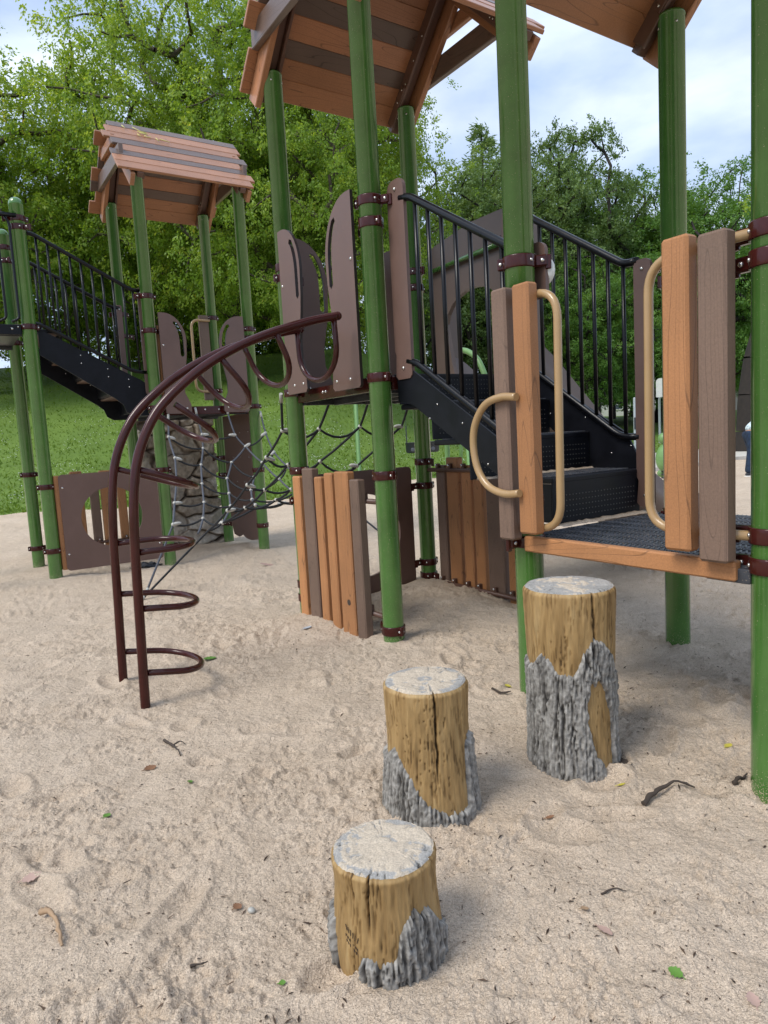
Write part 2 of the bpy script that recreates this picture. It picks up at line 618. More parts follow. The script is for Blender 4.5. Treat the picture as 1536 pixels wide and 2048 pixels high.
def attr_mat(name, attr, stops, rough=.7, trans=0.0, noise=None, spec=.3, bump=0.0, jitter=None, stretch=None):
    m, nt, b = nmat(name)
    at = N(nt, 'ShaderNodeAttribute', attribute_name=attr)
    cr = N(nt, 'ShaderNodeValToRGB')
    e = cr.color_ramp.elements
    while len(e) < len(stops):
        e.new(.5)
    for i, (p, c) in enumerate(stops):
        e[i].position = p
        e[i].color = c + (1,)
    tc = N(nt, 'ShaderNodeTexCoord')
    if jitter:
        nj = N(nt, 'ShaderNodeTexNoise', Scale=jitter[0], Detail=2.0)
        L(nt, tc.outputs['Object'], nj.inputs['Vector'])
        mj = N(nt, 'ShaderNodeMath', operation='MULTIPLY_ADD')
        mj.inputs[1].default_value = jitter[1]
        L(nt, nj.outputs['Fac'], mj.inputs[0])
        sj = N(nt, 'ShaderNodeMath', operation='SUBTRACT')
        sj.inputs[1].default_value = jitter[1] * .5
        L(nt, at.outputs['Fac'], sj.inputs[0])
        L(nt, sj.outputs[0], mj.inputs[2])
        L(nt, mj.outputs[0], cr.inputs[0])
    else:
        L(nt, at.outputs['Fac'], cr.inputs[0])
    out = cr.outputs[0]
    if noise:
        n = N(nt, 'ShaderNodeTexNoise', Scale=noise[0], Detail=4.0)
        if stretch:
            mps = N(nt, 'ShaderNodeMapping')
            mps.inputs['Scale'].default_value = (1, 1, stretch)
            L(nt, tc.outputs['Object'], mps.inputs['Vector'])
            L(nt, mps.outputs[0], n.inputs['Vector'])
        else:
            L(nt, tc.outputs['Object'], n.inputs['Vector'])
        mr = N(nt, 'ShaderNodeMapRange')
        mr.inputs['From Min'].default_value, mr.inputs['From Max'].default_value = .3, .7
        mr.inputs['To Min'].default_value, mr.inputs['To Max'].default_value = 1 - noise[1], 1 + noise[1]
        L(nt, n.outputs['Fac'], mr.inputs['Value'])
        sc = N(nt, 'ShaderNodeVectorMath', operation='SCALE')
        L(nt, out, sc.inputs[0])
        L(nt, mr.outputs[0], sc.inputs['Scale'])
        out = sc.outputs[0]
        if bump:
            bp = N(nt, 'ShaderNodeBump', Strength=bump, Distance=.004)
            L(nt, n.outputs['Fac'], bp.inputs['Height'])
            L(nt, bp.outputs[0], b.inputs['Normal'])
    L(nt, out, b.inputs['Base Color'])
    b.inputs['Roughness'].default_value = rough
    b.inputs['Specular IOR Level'].default_value = spec
    if trans:
        tr = N(nt, 'ShaderNodeBsdfTranslucent')
        sc2 = N(nt, 'ShaderNodeVectorMath', operation='MULTIPLY')
        L(nt, out, sc2.inputs[0])
        sc2.inputs[1].default_value = (1.5, 1.35, .7)
        L(nt, sc2.outputs[0], tr.inputs['Color'])
        mx = N(nt, 'ShaderNodeMixShader')
        mx.inputs[0].default_value = trans
        L(nt, b.outputs[0], mx.inputs[1])
        L(nt, tr.outputs[0], mx.inputs[2])
        L(nt, mx.outputs[0], nt.nodes['Material Output'].inputs['Surface'])
    return m


attr_mat('leaf_bright', 'lv', [(0, (.10, .19, .025)), (.5, (.235, .36, .052)), (.85, (.37, .46, .09)), (1, (.56, .48, .10))], .42, .5)
attr_mat('leaf_mid', 'lv', [(0, (.06, .14, .024)), (.6, (.125, .25, .048)), (1, (.22, .34, .075))], .45, .38)
attr_mat('leaf_oak', 'lv', [(0, (.07, .13, .036)), (.6, (.15, .235, .072)), (1, (.24, .33, .12))], .5, .35)
attr_mat('leaf_dark', 'lv', [(0, (.02, .052, .02)), (1, (.05, .10, .04))], .55, .2)
attr_mat('grass_blade', 'lv', [(0, (.10, .18, .02)), (.6, (.14, .23, .028)), (1, (.19, .28, .045))], .5, .3)
attr_mat('litter', 'lv', [(0, (.025, .017, .012)), (.6, (.075, .048, .032)), (1, (.16, .11, .075))], .8)
attr_mat('stump_wood', 'lv', [(0, (.035, .022, .012)), (.35, (.19, .112, .040)), (.75, (.345, .222, .092)), (1, (.42, .295, .14))], .58, noise=(110.0, .16), bump=.7, stretch=.13)
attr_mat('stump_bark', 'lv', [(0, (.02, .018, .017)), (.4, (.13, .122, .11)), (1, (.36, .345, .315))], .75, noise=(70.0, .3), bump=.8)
attr_mat('stump_top', 'lv', [(0, (.05, .045, .04)), (.25, (.27, .265, .25)), (.5, (.37, .355, .33)), (.64, (.46, .395, .31)), (1, (.56, .47, .36))], .85, noise=(220.0, .22), bump=.6, jitter=(330.0, .55))
attr_mat('rock', 'lv', [(0, (.05, .035, .025)), (.35, (.23, .18, .135)), (.8, (.42, .365, .295)), (1, (.52, .47, .40))], .8, noise=(22.0, .25), bump=.7)
paint('bark', (.075, .058, .045), .9, dirt=.45, bump=.8, scale=14)
paint('bark_dark', (.024, .019, .016), .9, dirt=.45, scale=8)
paint('leaf_green', (.10, .22, .03), .5)
paint('leaf_yellow', (.48, .42, .06), .5)
paint('leaf_brown', (.22, .11, .055), .7)
paint('leaf_pink', (.40, .27, .22), .7)
paint('twig', (.055, .04, .03), .8)
paint('stick_pale', (.33, .22, .13), .8, dirt=.3)
paint('clover', (.75, .77, .70), .8)

# grass ground
m, nt, b = nmat('grass_ground')
tc = N(nt, 'ShaderNodeTexCoord')
n1 = N(nt, 'ShaderNodeTexNoise', Scale=.22, Detail=5.0, Roughness=.6)
n2 = N(nt, 'ShaderNodeTexNoise', Scale=14.0, Detail=5.0, Roughness=.75)
L(nt, tc.outputs['Object'], n1.inputs['Vector'])
L(nt, tc.outputs['Object'], n2.inputs['Vector'])
ad = N(nt, 'ShaderNodeMath', operation='ADD')
L(nt, n1.outputs['Fac'], ad.inputs[0])
L(nt, n2.outputs['Fac'], ad.inputs[1])
cr = N(nt, 'ShaderNodeValToRGB')
e = cr.color_ramp.elements
e[0].position, e[1].position = .38, .66
e[0].color = (.085, .155, .018, 1)
e[1].color = (.185, .275, .036, 1)
x = e.new(.55)
x.color = (.13, .215, .025, 1)
hv = N(nt, 'ShaderNodeMath', operation='MULTIPLY')
hv.inputs[1].default_value = .5
L(nt, ad.outputs[0], hv.inputs[0])
L(nt, hv.outputs[0], cr.inputs[0])
L(nt, cr.outputs[0], b.inputs['Base Color'])
b.inputs['Roughness'].default_value = .8
bp = N(nt, 'ShaderNodeBump', Strength=.8, Distance=.06)
L(nt, n2.outputs['Fac'], bp.inputs['Height'])
L(nt, bp.outputs[0], b.inputs['Normal'])

# ------------------------------------------------------------------ the play structure's own grid
YAW = R(-56.808)
O2 = Vector((0.018, 4.017))
E1 = Vector((math.cos(YAW), math.sin(YAW)))
E2 = Vector((-E1.y, E1.x))


def W(u, v, z=0.0):
    p = O2 + E1 * u + E2 * v
    return Vector((p.x, p.y, z))


def thing(name, label, cat, u=0, v=0, z=0, group=None):
    o = bpy.data.objects.new(name, None)
    o.empty_display_size = .2
    col.objects.link(o)
    o.location = W(u, v, z)
    o.rotation_euler = (0, 0, YAW)
    o['org'] = (u, v, z)
    tag(o, label, cat, group)
    return o


def org(o):
    while o.parent is not None:
        o = o.parent
    return Vector(o['org'])


def part(name, mb, mats, parent, fix=True):
    me = mb.mesh(name)
    if fix:
        fix_normals(me)
    c = org(parent)
    me.transform(Matrix.Translation(-c))
    return link(name, me, [MT[k] for k in (mats if isinstance(mats, (list, tuple)) else [mats])], parent)


_pl = {}


def plank(name, parent, c, ex, ey, ez, w, t, ln, mat, ch=.007):
    """one board: its length along ez (local z), width along ex, thickness along ey; alike boards share their mesh"""
    key = (round(w, 4), round(t, 4), round(ln, 3), mat, ch)
    if key not in _pl:
        mb = MB()
        mb.cbox((0, 0, 0), (1, 0, 0), (0, 1, 0), (0, 0, 1), w, t, ln, ch)
        me = mb.mesh(name)
        fix_normals(me)
        me.materials.append(MT[mat])
        _pl[key] = me
    o = bpy.data.objects.new(name, _pl[key])
    col.objects.link(o)
    o.parent = parent
    mtx = Matrix((Vector(ex), Vector(ey), Vector(ez))).transposed().to_4x4()
    mtx.translation = Vector(c) - org(parent)
    o.matrix_local = mtx
    return o


PR = .0635
X, Y, Z = (1, 0, 0), (0, 1, 0), (0, 0, 1)


def bolt(mb, p, d, r=.009, mat=1):
    mb.ball(Vector(p), r, 8, 4, mat, ax=d, stretch=.6)


def post(parent, u, v, top, dome=False, clamps=()):
    mb = MB()
    if dome:
        prof = [(PR, -.3), (PR, 0), (PR, top - .075), (PR * 1.02, top - .074), (PR * 1.02, top - .06)]
        prof += [(PR * 1.02 * math.cos(a), top - .06 + .06 * math.sin(a)) for a in [i * math.pi / 16 for i in range(1, 8)]] + [(.001, top)]
    else:
        prof = [(PR, -.3), (PR, 0), (PR, top - .012), (PR * 1.03, top - .012), (PR * 1.03, top), (.001, top)]
    mb.lathe((u, v, 0), prof, 40)
    if not dome:
        for a in (-.6, .9, -2.2):
            d = Vector((math.cos(a), math.sin(a), 0))
            bolt(mb, Vector((u, v, top - .06)) + d * PR, d, .007)
    o = part('post', mb, ['green', 'steel'], parent)
    for z, ang in clamps:
        cl = MB()
        h = .026
        ro = PR + .007
        cl.lathe((u, v, z), [(PR - .002, -h), (ro, -h), (ro + .001, -h + .004), (ro + .001, h - .004), (ro, h), (PR - .002, h)], 32)
        d = Vector((math.cos(ang), math.sin(ang), 0))
        t = Vector((-d.y, d.x, 0))
        cl.cbox(Vector((u, v, z)) + d * (ro + .022), d, t, Z, .052, .03, .048, .006)
        cl.cbox(Vector((u, v, z - .006)) + d * (ro + .05), d, t, Z, .026, .016, .06, .006)
        cl.cbox(Vector((u, v, z)) - d * (ro + .008), d, t, Z, .03, .026, .05, .005)
        for s in (-1, 1):
            bolt(cl, Vector((u, v, z)) + d * (ro + .026) + t * (s * .016), t * s, .010)
            bolt(cl, Vector((u, v, z)) - d * (ro + .009) + t * (s * .014), t * s, .009)
        for a in (ang + .75, ang - .75):
            dd = Vector((math.cos(a), math.sin(a), 0))
            bolt(cl, Vector((u, v, z)) + dd * (ro + .001), dd, .008)
        part('clamp', cl, ['maroon', 'steel'], o)
    return o


def deck(parent, u0, u1, v0, v1, z, front='maroon'):
    mb = MB()
    mb.box((u0, v0, z - .05), (u1, v1, z), .006)
    for k in range(1, 4):
        vv = v0 + (v1 - v0) * k / 4
        mb.box((u0 + .02, vv - .012, z - .095), (u1 - .02, vv + .012, z - .052), .003)
    for a in ((u0, v0, u0 + .02, v1), (u1 - .02, v0, u1, v1)):
        mb.box((a[0], a[1] + .01, z - .09), (a[2], a[3] - .01, z - .051), .003)
    return part('deck', mb, 'deck_coat', parent)


def roof(parent, uc, vc, zt, seed):
    rr = random.Random(seed)
    half, rise, run = .73, .74, .74
    ez, rz = zt - .06, zt + .68
    mb = MB()
    s2 = math.sqrt(.5)
    for sv in (-1, 1):
        v = vc + sv * .55
        for su in (-1, 1):
            # brown steel rafters, bracket and post plate
            dirv = Vector((-su * s2, 0, s2))
            nrm = Vector((su * s2, 0, s2))
            mid = Vector((uc + su * run / 2, v, (ez + rz) / 2 - .045))
            mb.cbox(mid, dirv, Y, nrm, run * 1.41 - .02, .062, .055, .004)
            mb.cbox(mid - Vector((0, sv * .045, 0)) - nrm * .01, dirv, Y, nrm, run * 1.41 - .1, .02, .10, .004)
            low = Vector((uc + su * (run - .21), v - sv * .058, ez + .13))
            mb.cbox(low, dirv, Y, nrm, .14, .012, .055, .004)
            for q in (-.045, .045):
                bolt(mb, low + dirv * q - Vector((0, sv * .008, 0)), (0, -sv, 0), .009)
            for q in (.1, .26, .42):
                bolt(mb, mid + dirv * (q - .26) - nrm * .03 - Vector((0, sv * .056, 0)), (0, -sv, 0), .008)
    mb.box((uc - .03, vc - .6, rz - .10), (uc + .03, vc + .6, rz - .035), .004)
    rf = part('roof', mb, ['rail_brown', 'steel'], parent)
    wds = [.115, .15, .13, .13, .15, .115, .13, .14]
    tot = sum(wds)
    for su in (-1, 1):
        dirv = Vector((su * s2, 0, -s2))
        nrm = Vector((su * s2, 0, s2))
        s = 0.0
        cols = ['roof_walnut', 'roof_cedar', 'roof_cedar', 'roof_walnut', 'roof_cedar', 'roof_walnut', 'roof_cedar', 'roof_cedar']
        for i, w in enumerate(wds):
            ww = w / tot * run * 1.414
            c = Vector((uc, vc, rz)) + dirv * (s + ww / 2) + nrm * .006
            s += ww
            e0, e1 = rr.choice((-.07, -.02, .04)), rr.choice((-.06, 0, .05))
            ln = 2 * half + e0 + e1
            tilt = .03
            dv = (dirv * math.cos(tilt) + nrm * math.sin(tilt))
            nv = (nrm * math.cos(tilt) - dirv * math.sin(tilt))
            plank('roof_plank', rf, c + Vector((0, (e1 - e0) / 2, 0)), dv, nv, dv.cross(nv), ww + .010, .026, round(ln, 3), cols[i], .004)
    for sv in (-1, 1):
        v = vc + sv * .625
        for su in (-1, 1):
            dirv = Vector((su * s2, 0, -s2))
            nrm = Vector((su * s2, 0, s2))
            L_ = run * 1.414 + .03
            c = Vector((uc, v, rz)) + dirv * (L_ / 2) - nrm * .085
            plank('gable_trim', rf, c, nrm, Y, nrm.cross(Vector(Y)), .13, .045, L_, 'roof_cedar', .005)
        for zz, hw, mt, hh, th in ((rz - .49, .54, 'roof_walnut', .15, .045), (rz - .27, .26, 'roof_cedar', .10, .04)):
            plank('collar_tie', rf, (uc, v + sv * .047, zz), Z, Y, X, hh, th, 2 * hw, mt, .005)
    return rf


def arc(cx, cy, r, a0, a1, n=8):
    return [(cx + r * math.cos(R(a0 + (a1 - a0) * i / n)), cy + r * math.sin(R(a0 + (a1 - a0) * i / n))) for i in range(n + 1)]


def slotted(a0, a1, z0, z1, side):
    """the rounded board beside an opening; its curved edge is on the `side` (+1 larger a, -1 smaller a); one long curved hand slot"""
    w = a1 - a0
    r = w * .82
    pts = [(0, z0 + .015), (.015, z0), (w - .02, z0), (w, z0 + .02), (w - .005, z0 + .10), (w - .06, z0 + .22), (w - .062, z0 + .34), (w - .025, z0 + .52), (w - .01, z0 + .62)]
    pts += [(w - r + r * math.cos(R(t)), z1 - r * 1.25 + r * 1.25 * math.sin(R(t))) for t in range(0, 91, 10)]
    pts += [(0.0, z1 - .002)]
    k = .032
    def slot(zb, zt_, bend):
        o_, i_ = [], []
        n = 12
        for i in range(n + 1):
            z = zb + (zt_ - zb) * i / n
            cz = max(0, (z - (z1 - r * 1.25)) / (r * 1.25)) if bend else 0
            xo = (w - r) + r * math.sqrt(max(0, 1 - min(cz, .97) ** 2)) - k
            if not bend:
                xo = w - .062 - .012
            o_.append((xo, z))
            i_.append((xo - .042, z - (.012 if i == n else 0)))
        return [(o_[0][0] - .021, zb - .02)] + o_ + [(i_[-1][0] + .012, zt_ + .012)] + i_[::-1]
    hs = [slot(z0 + .62, z1 - r * .42, True)]
    f = (lambda a: a0 + a) if side > 0 else (lambda a: a1 - a)
    return [(f(a), z) for a, z in pts], [[(f(a), z) for a, z in h] for h in hs]


def add_slotted(parent, a0, a1, z0, z1, side, axis, at, th=.019, bside=-1, bolts=True, name='slotted_board'):
    p, h = slotted(a0, a1, z0, z1, side)
    mb = MB()
    mb.board(p, h, axis, at, th, 0, 2)
    f = at if bside < 0 else at + th
    def P3(a, z):
        return (a, f, z) if axis == 'u' else (f, a, z)
    d = (0, bside, 0) if axis == 'u' else (bside, 0, 0)
    if bolts:
        aa = (a0 + .03, a0 + .075) if side > 0 else (a1 - .03, a1 - .075)
        for a in (a0 + .05, a1 - .11) if side < 0 else (a0 + .11, a1 - .05):
            bolt(mb, P3(a, z0 + .055), d, .011)
        bolt(mb, P3(aa[0], z0 + .72), d, .011)
    o = part(name, mb, ['brown_panel', 'steel', 'board_edge_shade'], parent)
    return o


def slat_panel(parent, axis, at, out, slats, z0, z1, zr0, zr1, a0, a1, railmat='rail_brown'):
    """upright timber slats on two tube rails; `out` is the direction the slats lie off the rails"""
    def P3(a, d, z):
        return (a, at + d, z) if axis == 'u' else (at + d, a, z)
    pn_ = None
    for nm, zr in (('top_rail', zr1), ('bottom_rail', zr0)):
        mb = MB()
        mb.tube([P3(a0, 0, zr), P3((a0 + a1) / 2, 0, zr), P3(a1, 0, zr)], .0165, 12)
        for (a, w, lo, hi, mt) in slats:
            mb.box([min(p, q) for p, q in zip(P3(a - .014, -.012, zr - .002), P3(a + .014, .02, zr + .05))],
                   [max(p, q) for p, q in zip(P3(a - .014, -.012, zr - .002), P3(a + .014, .02, zr + .05))], .004)
            bolt(mb, P3(a, -out * .016, zr + .036), P3(0, -out, 0) if axis == 'u' else (-out, 0, 0), .011)
        o = part(nm, mb, [railmat, 'steel'], parent)
        pn_ = pn_ or o
    for (a, w, lo, hi, mt) in slats:
        c = P3(a, out * .047, (lo + hi) / 2)
        if axis == 'u':
            plank('slat', pn_, c, X, Y, Z, w, .058, hi - lo, mt, .008)
        else:
            plank('slat', pn_, c, Y, (-1, 0, 0), Z, w, .058, hi - lo, mt, .008)
    return pn_


def smooth_path(pts, n=6):
    pts = [Vector(p) for p in pts]
    out = []
    P = [pts[0] * 2 - pts[1]] + pts + [pts[-1] * 2 - pts[-2]]
    for i in range(1, len(P) - 2):
        p0, p1, p2, p3 = P[i - 1:i + 3]
        for k in range(n):
            t = k / n
            out.append(.5 * ((2 * p1) + (p2 - p0) * t + (2 * p0 - 5 * p1 + 4 * p2 - p3) * t * t + (3 * p1 - p0 - 3 * p2 + p3) * t ** 3))
    out.append(pts[-1])
    return out


def round_path(pts, r, n=6):
    """polyline with rounded corners"""
    pts = [Vector(p) for p in pts]
    out = [pts[0]]
    for i in range(1, len(pts) - 1):
        a, b_, c = pts[i - 1:i + 2]
        d1, d2 = (a - b_), (c - b_)
        k = min(r, d1.length * .48, d2.length * .48)
        p, q = b_ + d1.normalized() * k, b_ + d2.normalized() * k
        for j in range(n + 1):
            t = j / n
            out.append(p * (1 - t) ** 2 + b_ * 2 * t * (1 - t) + q * t * t)
    out.append(pts[-1])
    return out


# ------------------------------------------------------------------ terrain
_ex = np.array([-60, -14, -8.6, -7.8, -2.2, -.5, 1.3, 2.8, 9.8, 14, 40])
_ey = np.array([15.0, 15.4, 15.4, 16.0, 15.0, 17.6, 20.3, 20.8, 27.5, 29.3, 31])


def edge_d(x, y):
    ye = np.interp(x, _ex, _ey) + .25 * fbm(x * .8, y * .8, 3, 21)
    return np.maximum(np.maximum(y - ye, -15 - x), np.maximum(x - 26, -9 - y))


def terr_z(x, y):
    d = edge_d(x, y)
    az = np.arctan2(x, np.maximum(y, .1))
    sl = .315 - (.315 - .062) * sst(-.02, .24, az)
    front = sst(2, 12, y)
    dd = np.maximum(d, 0)
    rise = np.where(dd < 24, dd * dd / (dd + 5), 24 * 24 / 29. + (dd - 24) * .35 * np.exp(-(dd - 24) / 30))
    z = .03 + sl * rise * front + .06 * fbm(x * .25, y * .25, 3, 31) * sst(0, 3, d)
    far = .02 * np.maximum(y - 45, 0) * sst(.1, .3, az)
    z = z + far
    return np.where(d < 0, .03 - .35 * sst(0, .7, -d), z)


def sand_z(x, y):
    d = edge_d(x, y)
    near = 1 - sst(5, 11, np.hypot(x, y))
    m1 = sst(-.15, .35, fbm(x * .9, y * .9, 3, 5))
    m2 = sst(-.1, .3, fbm(x * 2.2 + 5, y * 2.2, 3, 8))
    z = .030 * fbm(x * .55, y * .55, 3, 1) + .016 * fbm(x * 2.1, y * 2.1, 3, 2)
    z = z + (.004 + .008 * m1) * fbm(x * 7, y * 7, 3, 3)
    z = z + (.0018 + .0115 * m1 * m2) * fbm(x * 24, y * 24, 3, 4, .6) * (.35 + .65 * near)
    z = z + (.0012 + .0020 * m2) * pn(x * 85, y * 85, 43) * near
    field = sst(-.02, .30, fbm(x * 1.7, y * 1.7, 3, 45))
    lump = sst(.22, .45, pn(x * 26 + .4 * pn(x * 60, y * 60, 46), y * 26, 44)) * field
    pit = sst(.28, .5, pn(x * 17, y * 22, 47)) * (.35 + .65 * field)
    lump2 = sst(.2, .5, pn(x * 52, y * 52, 48)) * (.3 + .7 * field)
    z = z + (.010 * lump - .010 * pit + .0044 * lump2) * (.3 + .7 * near)
    rg = 1 - np.abs(pn(x * 12, y * 12, 41)) * 2
    z = z + .005 * m2 * (1 - m1) * rg
    # scuffs and foot prints
    fr = np.random.RandomState(11)
    for k in range(190):
        if k < 110:
            dist = fr.uniform(1.0, 4.5)
        else:
            dist = fr.uniform(3, 9)
        a = fr.uniform(-.75, .75)
        cx, cy = dist * math.sin(a), dist * math.cos(a)
        th = fr.uniform(0, math.pi)
        la, lb = fr.uniform(.05, .13), fr.uniform(.03, .055)
        dp = fr.uniform(.006, .021)
        sel = np.nonzero((np.abs(x - cx) < .3) & (np.abs(y - cy) < .3))[0]
        if len(sel) == 0:
            continue
        dx, dy = x[sel] - cx, y[sel] - cy
        a_ = (dx * math.cos(th) + dy * math.sin(th)) / la
        b_ = (-dx * math.sin(th) + dy * math.cos(th)) / lb
        q = a_ * a_ + b_ * b_
        z[sel] = z[sel] - dp * np.exp(-q * 1.3) + dp * .8 * np.exp(-((np.sqrt(q) - 1.45) * 3) ** 2)
    # low banks: by the arch climber, under the tall deck and against the stumps
    for (cx, cy, rx, hh) in HEAPS:
        q = ((x - cx) ** 2 + (y - cy) ** 2) / (rx * rx)
        z = z + hh * np.exp(-q) * (1 + .25 * pn(x * 6, y * 6, 17))
    return np.where(d > .15, z - .5 * sst(.15, .9, d), z)


HEAPS = []
for (u_, v_, rx, hh) in ((-.75, .85, .45, .07), (-.65, 0.0, .35, .03), (-.3, .5, .6, .035), (0, 0, .3, .02), (-4.4, .9, .5, .06), (1.6, .5, .8, .05), (-1.1, 1.1, .3, .05)):
    p = W(u_, v_)
    HEAPS.append((p.x, p.y, rx, hh))
HEAPS += [(.12, 2.0, .3, .012), (-.05, 1.65, .3, -.01), (-.7, 2.0, .45, .02)]

# dense towards the play structure, coarser all round: one sheet
ang = np.concatenate([np.linspace(-math.pi, -.66, 64, endpoint=False), np.linspace(-.66, .66, 540, endpoint=False), np.linspace(.66, math.pi, 64)])
rad = np.concatenate([[.02, .2, .4, .55, .7, .8], np.geomspace(.9, 6, 540, endpoint=False), np.geomspace(6, 34, 150)])
A, RR = np.meshgrid(ang, rad)
sx_, sy_ = (RR * np.sin(A)).ravel(), (RR * np.cos(A)).ravel()
sz_ = sand_z(sx_, sy_)
na = len(ang)
ii, jj = np.meshgrid(np.arange(len(rad) - 1), np.arange(na - 1), indexing='ij')
q = (ii * na + jj).ravel()
SF = np.stack([q, q + na, q + na + 1, q + 1], 1)
sand = link('sand', np_mesh('sand', np.stack([sx_, sy_, sz_], 1), SF), MT['sand'])
tag(sand, kind='structure')

ang2 = np.concatenate([np.linspace(-math.pi, -1.0, 40, endpoint=False), np.linspace(-1.0, 1.0, 220, endpoint=False), np.linspace(1.0, math.pi, 40)])
rad2 = np.concatenate([[.5, 4, 8], np.linspace(10, 60, 240), np.geomspace(62, 900, 50)])
A, RR = np.meshgrid(ang2, rad2)
gx, gy = (RR * np.sin(A)).ravel(), (RR * np.cos(A)).ravel()
gz = terr_z(gx, gy)
na = len(ang2)
ii, jj = np.meshgrid(np.arange(len(rad2) - 1), np.arange(na - 1), indexing='ij')
q = (ii * na + jj).ravel()
grass = link('grass_slope', np_mesh('grass_slope', np.stack([gx, gy, gz], 1), np.stack([q, q + na, q + na + 1, q + 1], 1)), MT['grass_ground'])
tag(grass, kind='structure')


def sz(x, y):
    return float(sand_z(np.array([x]), np.array([y]))[0])


def tz(x, y):
    return float(terr_z(np.array([x]), np.array([y]))[0])


# concrete walk with its low kerb at the right
pa = [(4.6, 21.5), (7.5, 24.3), (9.9, 27.0), (14, 29.2), (26, 30.6)]
pb = [(6.0, 17.2), (8.3, 18.6), (10.5, 20.6), (15, 22.6), (26, 24)]
mb = MB()
n = len(pa)
vs_ = [(x, y, .035) for x, y in pa] + [(x, y, .035) for x, y in pb] + [(x, y, -.1) for x, y in pb]
mb.add(vs_, [(i, i + 1, n + i + 1, n + i) for i in range(n - 1)] + [(n + i, n + i + 1, 2 * n + i + 1, 2 * n + i) for i in range(n - 1)])
me = mb.mesh('path')
fix_normals(me)
tag(link('path', me, MT['concrete']), kind='structure')
mb = MB()
for i in range(n - 1):
    a, b_ = Vector((*pb[i], .045)), Vector((*pb[i + 1], .045))
    d = (b_ - a).normalized()
    mb.cbox((a + b_) / 2 + Vector((d.y, -d.x, 0)) * .09, d, Vector((-d.y, d.x, 0)), Z, (b_ - a).length, .14, .12, .012)
tag(link('kerb', mb.mesh('kerb'), MT['concrete']), kind='structure')
# ------------------------------------------------------------------ tall play tower in the middle
H1, H2, H3, H4 = 1.585, .762, 1.69, 2.50          # deck heights: tall tower, low tower, left tower, far-left tower
PI = math.pi
mt_ = thing('play_tower', 'tall middle play tower with plank roof and slotted brown boards beside the arch climber', 'play tower', -.55, .55)
post(mt_, -1.105, 0, 3.71, clamps=((2.44, 0), (2.37, PI / 2), (H1, -.3), (1.04, 0), (.83, PI / 2), (.22, 0), (.12, PI * .9)))
post(mt_, 0, 0, 3.71, clamps=((2.55, .6), (2.43, PI), (H1 - .005, PI), (1.02, PI), (.10, PI)))
post(mt_, -1.105, 1.105, 3.71, clamps=((2.50, 0), (2.38, -PI / 2), (1.03, 0), (.84, -PI / 2), (.22, -PI / 2), (.11, 0)))
post(mt_, 0, 1.105, 3.71, clamps=((2.50, PI), (H1, -.5), (1.03, PI)))
mb = MB()
mb.tube([(.0645 * math.cos(a), .0645 * math.sin(a), z) for a, z in ((-.22, .085), (-.1, .068), (.02, .055), (.14, .068), (.26, .085))], .0018, 6)
part('maker_mark', mb, 'engrave', mt_)
dk = deck(mt_, -1.06, -.045, .03, 1.075, H1)
mb = MB()
mb.box((-1.03, -.012, H1 - .075), (-.075, .018, H1 + .008), .004)
for a in (-.66, -.62, -.36):
    bolt(mb, (a, -.014, H1 - .03), (0, -1, 0), .011)
mb.box((-1.115, .075, H1 - .075), (-1.085, 1.03, H1 + .004), .004)
mb.box((-.01, .075, H1 - .075), (.02, 1.03, H1 + .004), .004)
part('deck_rim', mb, ['maroon', 'steel'], mt_)
add_slotted(mt_, -1.005, -.715, 1.565, 2.645, 1, 'u', -.095)
add_slotted(mt_, -.375, -.055, 1.535, 2.625, -1, 'u', -.095)
add_slotted(mt_, .06, .37, 1.57, 2.68, 1, 'v', -1.2, bside=1)
add_slotted(mt_, .74, 1.05, 1.57, 2.68, -1, 'v', -1.2, bside=1)
slat_panel(mt_, 'u', -.005, -1, [(-1.017, .105, -.06, 1.005, 'wood_orange'), (-.845, .145, -.06, 1.06, 'wood_grey'), (-.698, .095, -.06, 1.005, 'wood_orange'),
                              (-.556, .10, -.06, 1.032, 'wood_orange'), (-.388, .165, -.06, 1.043, 'wood_orange'), (-.236, .10, -.06, .997, 'wood_grey')], 0, 1, .16, .86, -1.05, -.06)
mb = MB()
mb.tube([(-.37, -.0835, .215), (-.37, -.079, .215)], .019, 16)  # dark disc on the slat face, painted as the shade inside a hole
part('knot_hole_shade', mb, 'twig', mt_)
slat_panel(mt_, 'u', 1.105, 1, [(-.925, .105, .02, 1.0, 'wood_grey'), (-.775, .14, .04, 1.06, 'wood_orange'), (-.615, .105, -.02, 1.0, 'wood_orange'),
                             (-.485, .10, .02, 1.05, 'wood_orange'), (-.315, .17, -.06, 1.02, 'wood_grey'), (-.14, .10, -.04, 1.03, 'wood_orange')], 0, 1, .072, .965, -1.04, -.06)
mb = MB()
rc = .03
outl = arc(.98 - rc, 1.0 - rc, rc, 0, 90, 4) + arc(.10 + rc, 1.0 - rc, rc, 90, 180, 4) + [(.10, -.08), (.98, -.08)]
mb.board(outl, [arc(.53, .50, .32, 0, 350, 34)], 'v', -1.13, .022)
part('window_panel', mb, 'brown_panel', mt_)
roof(mt_, -.5525, .5525, 3.71, 1)

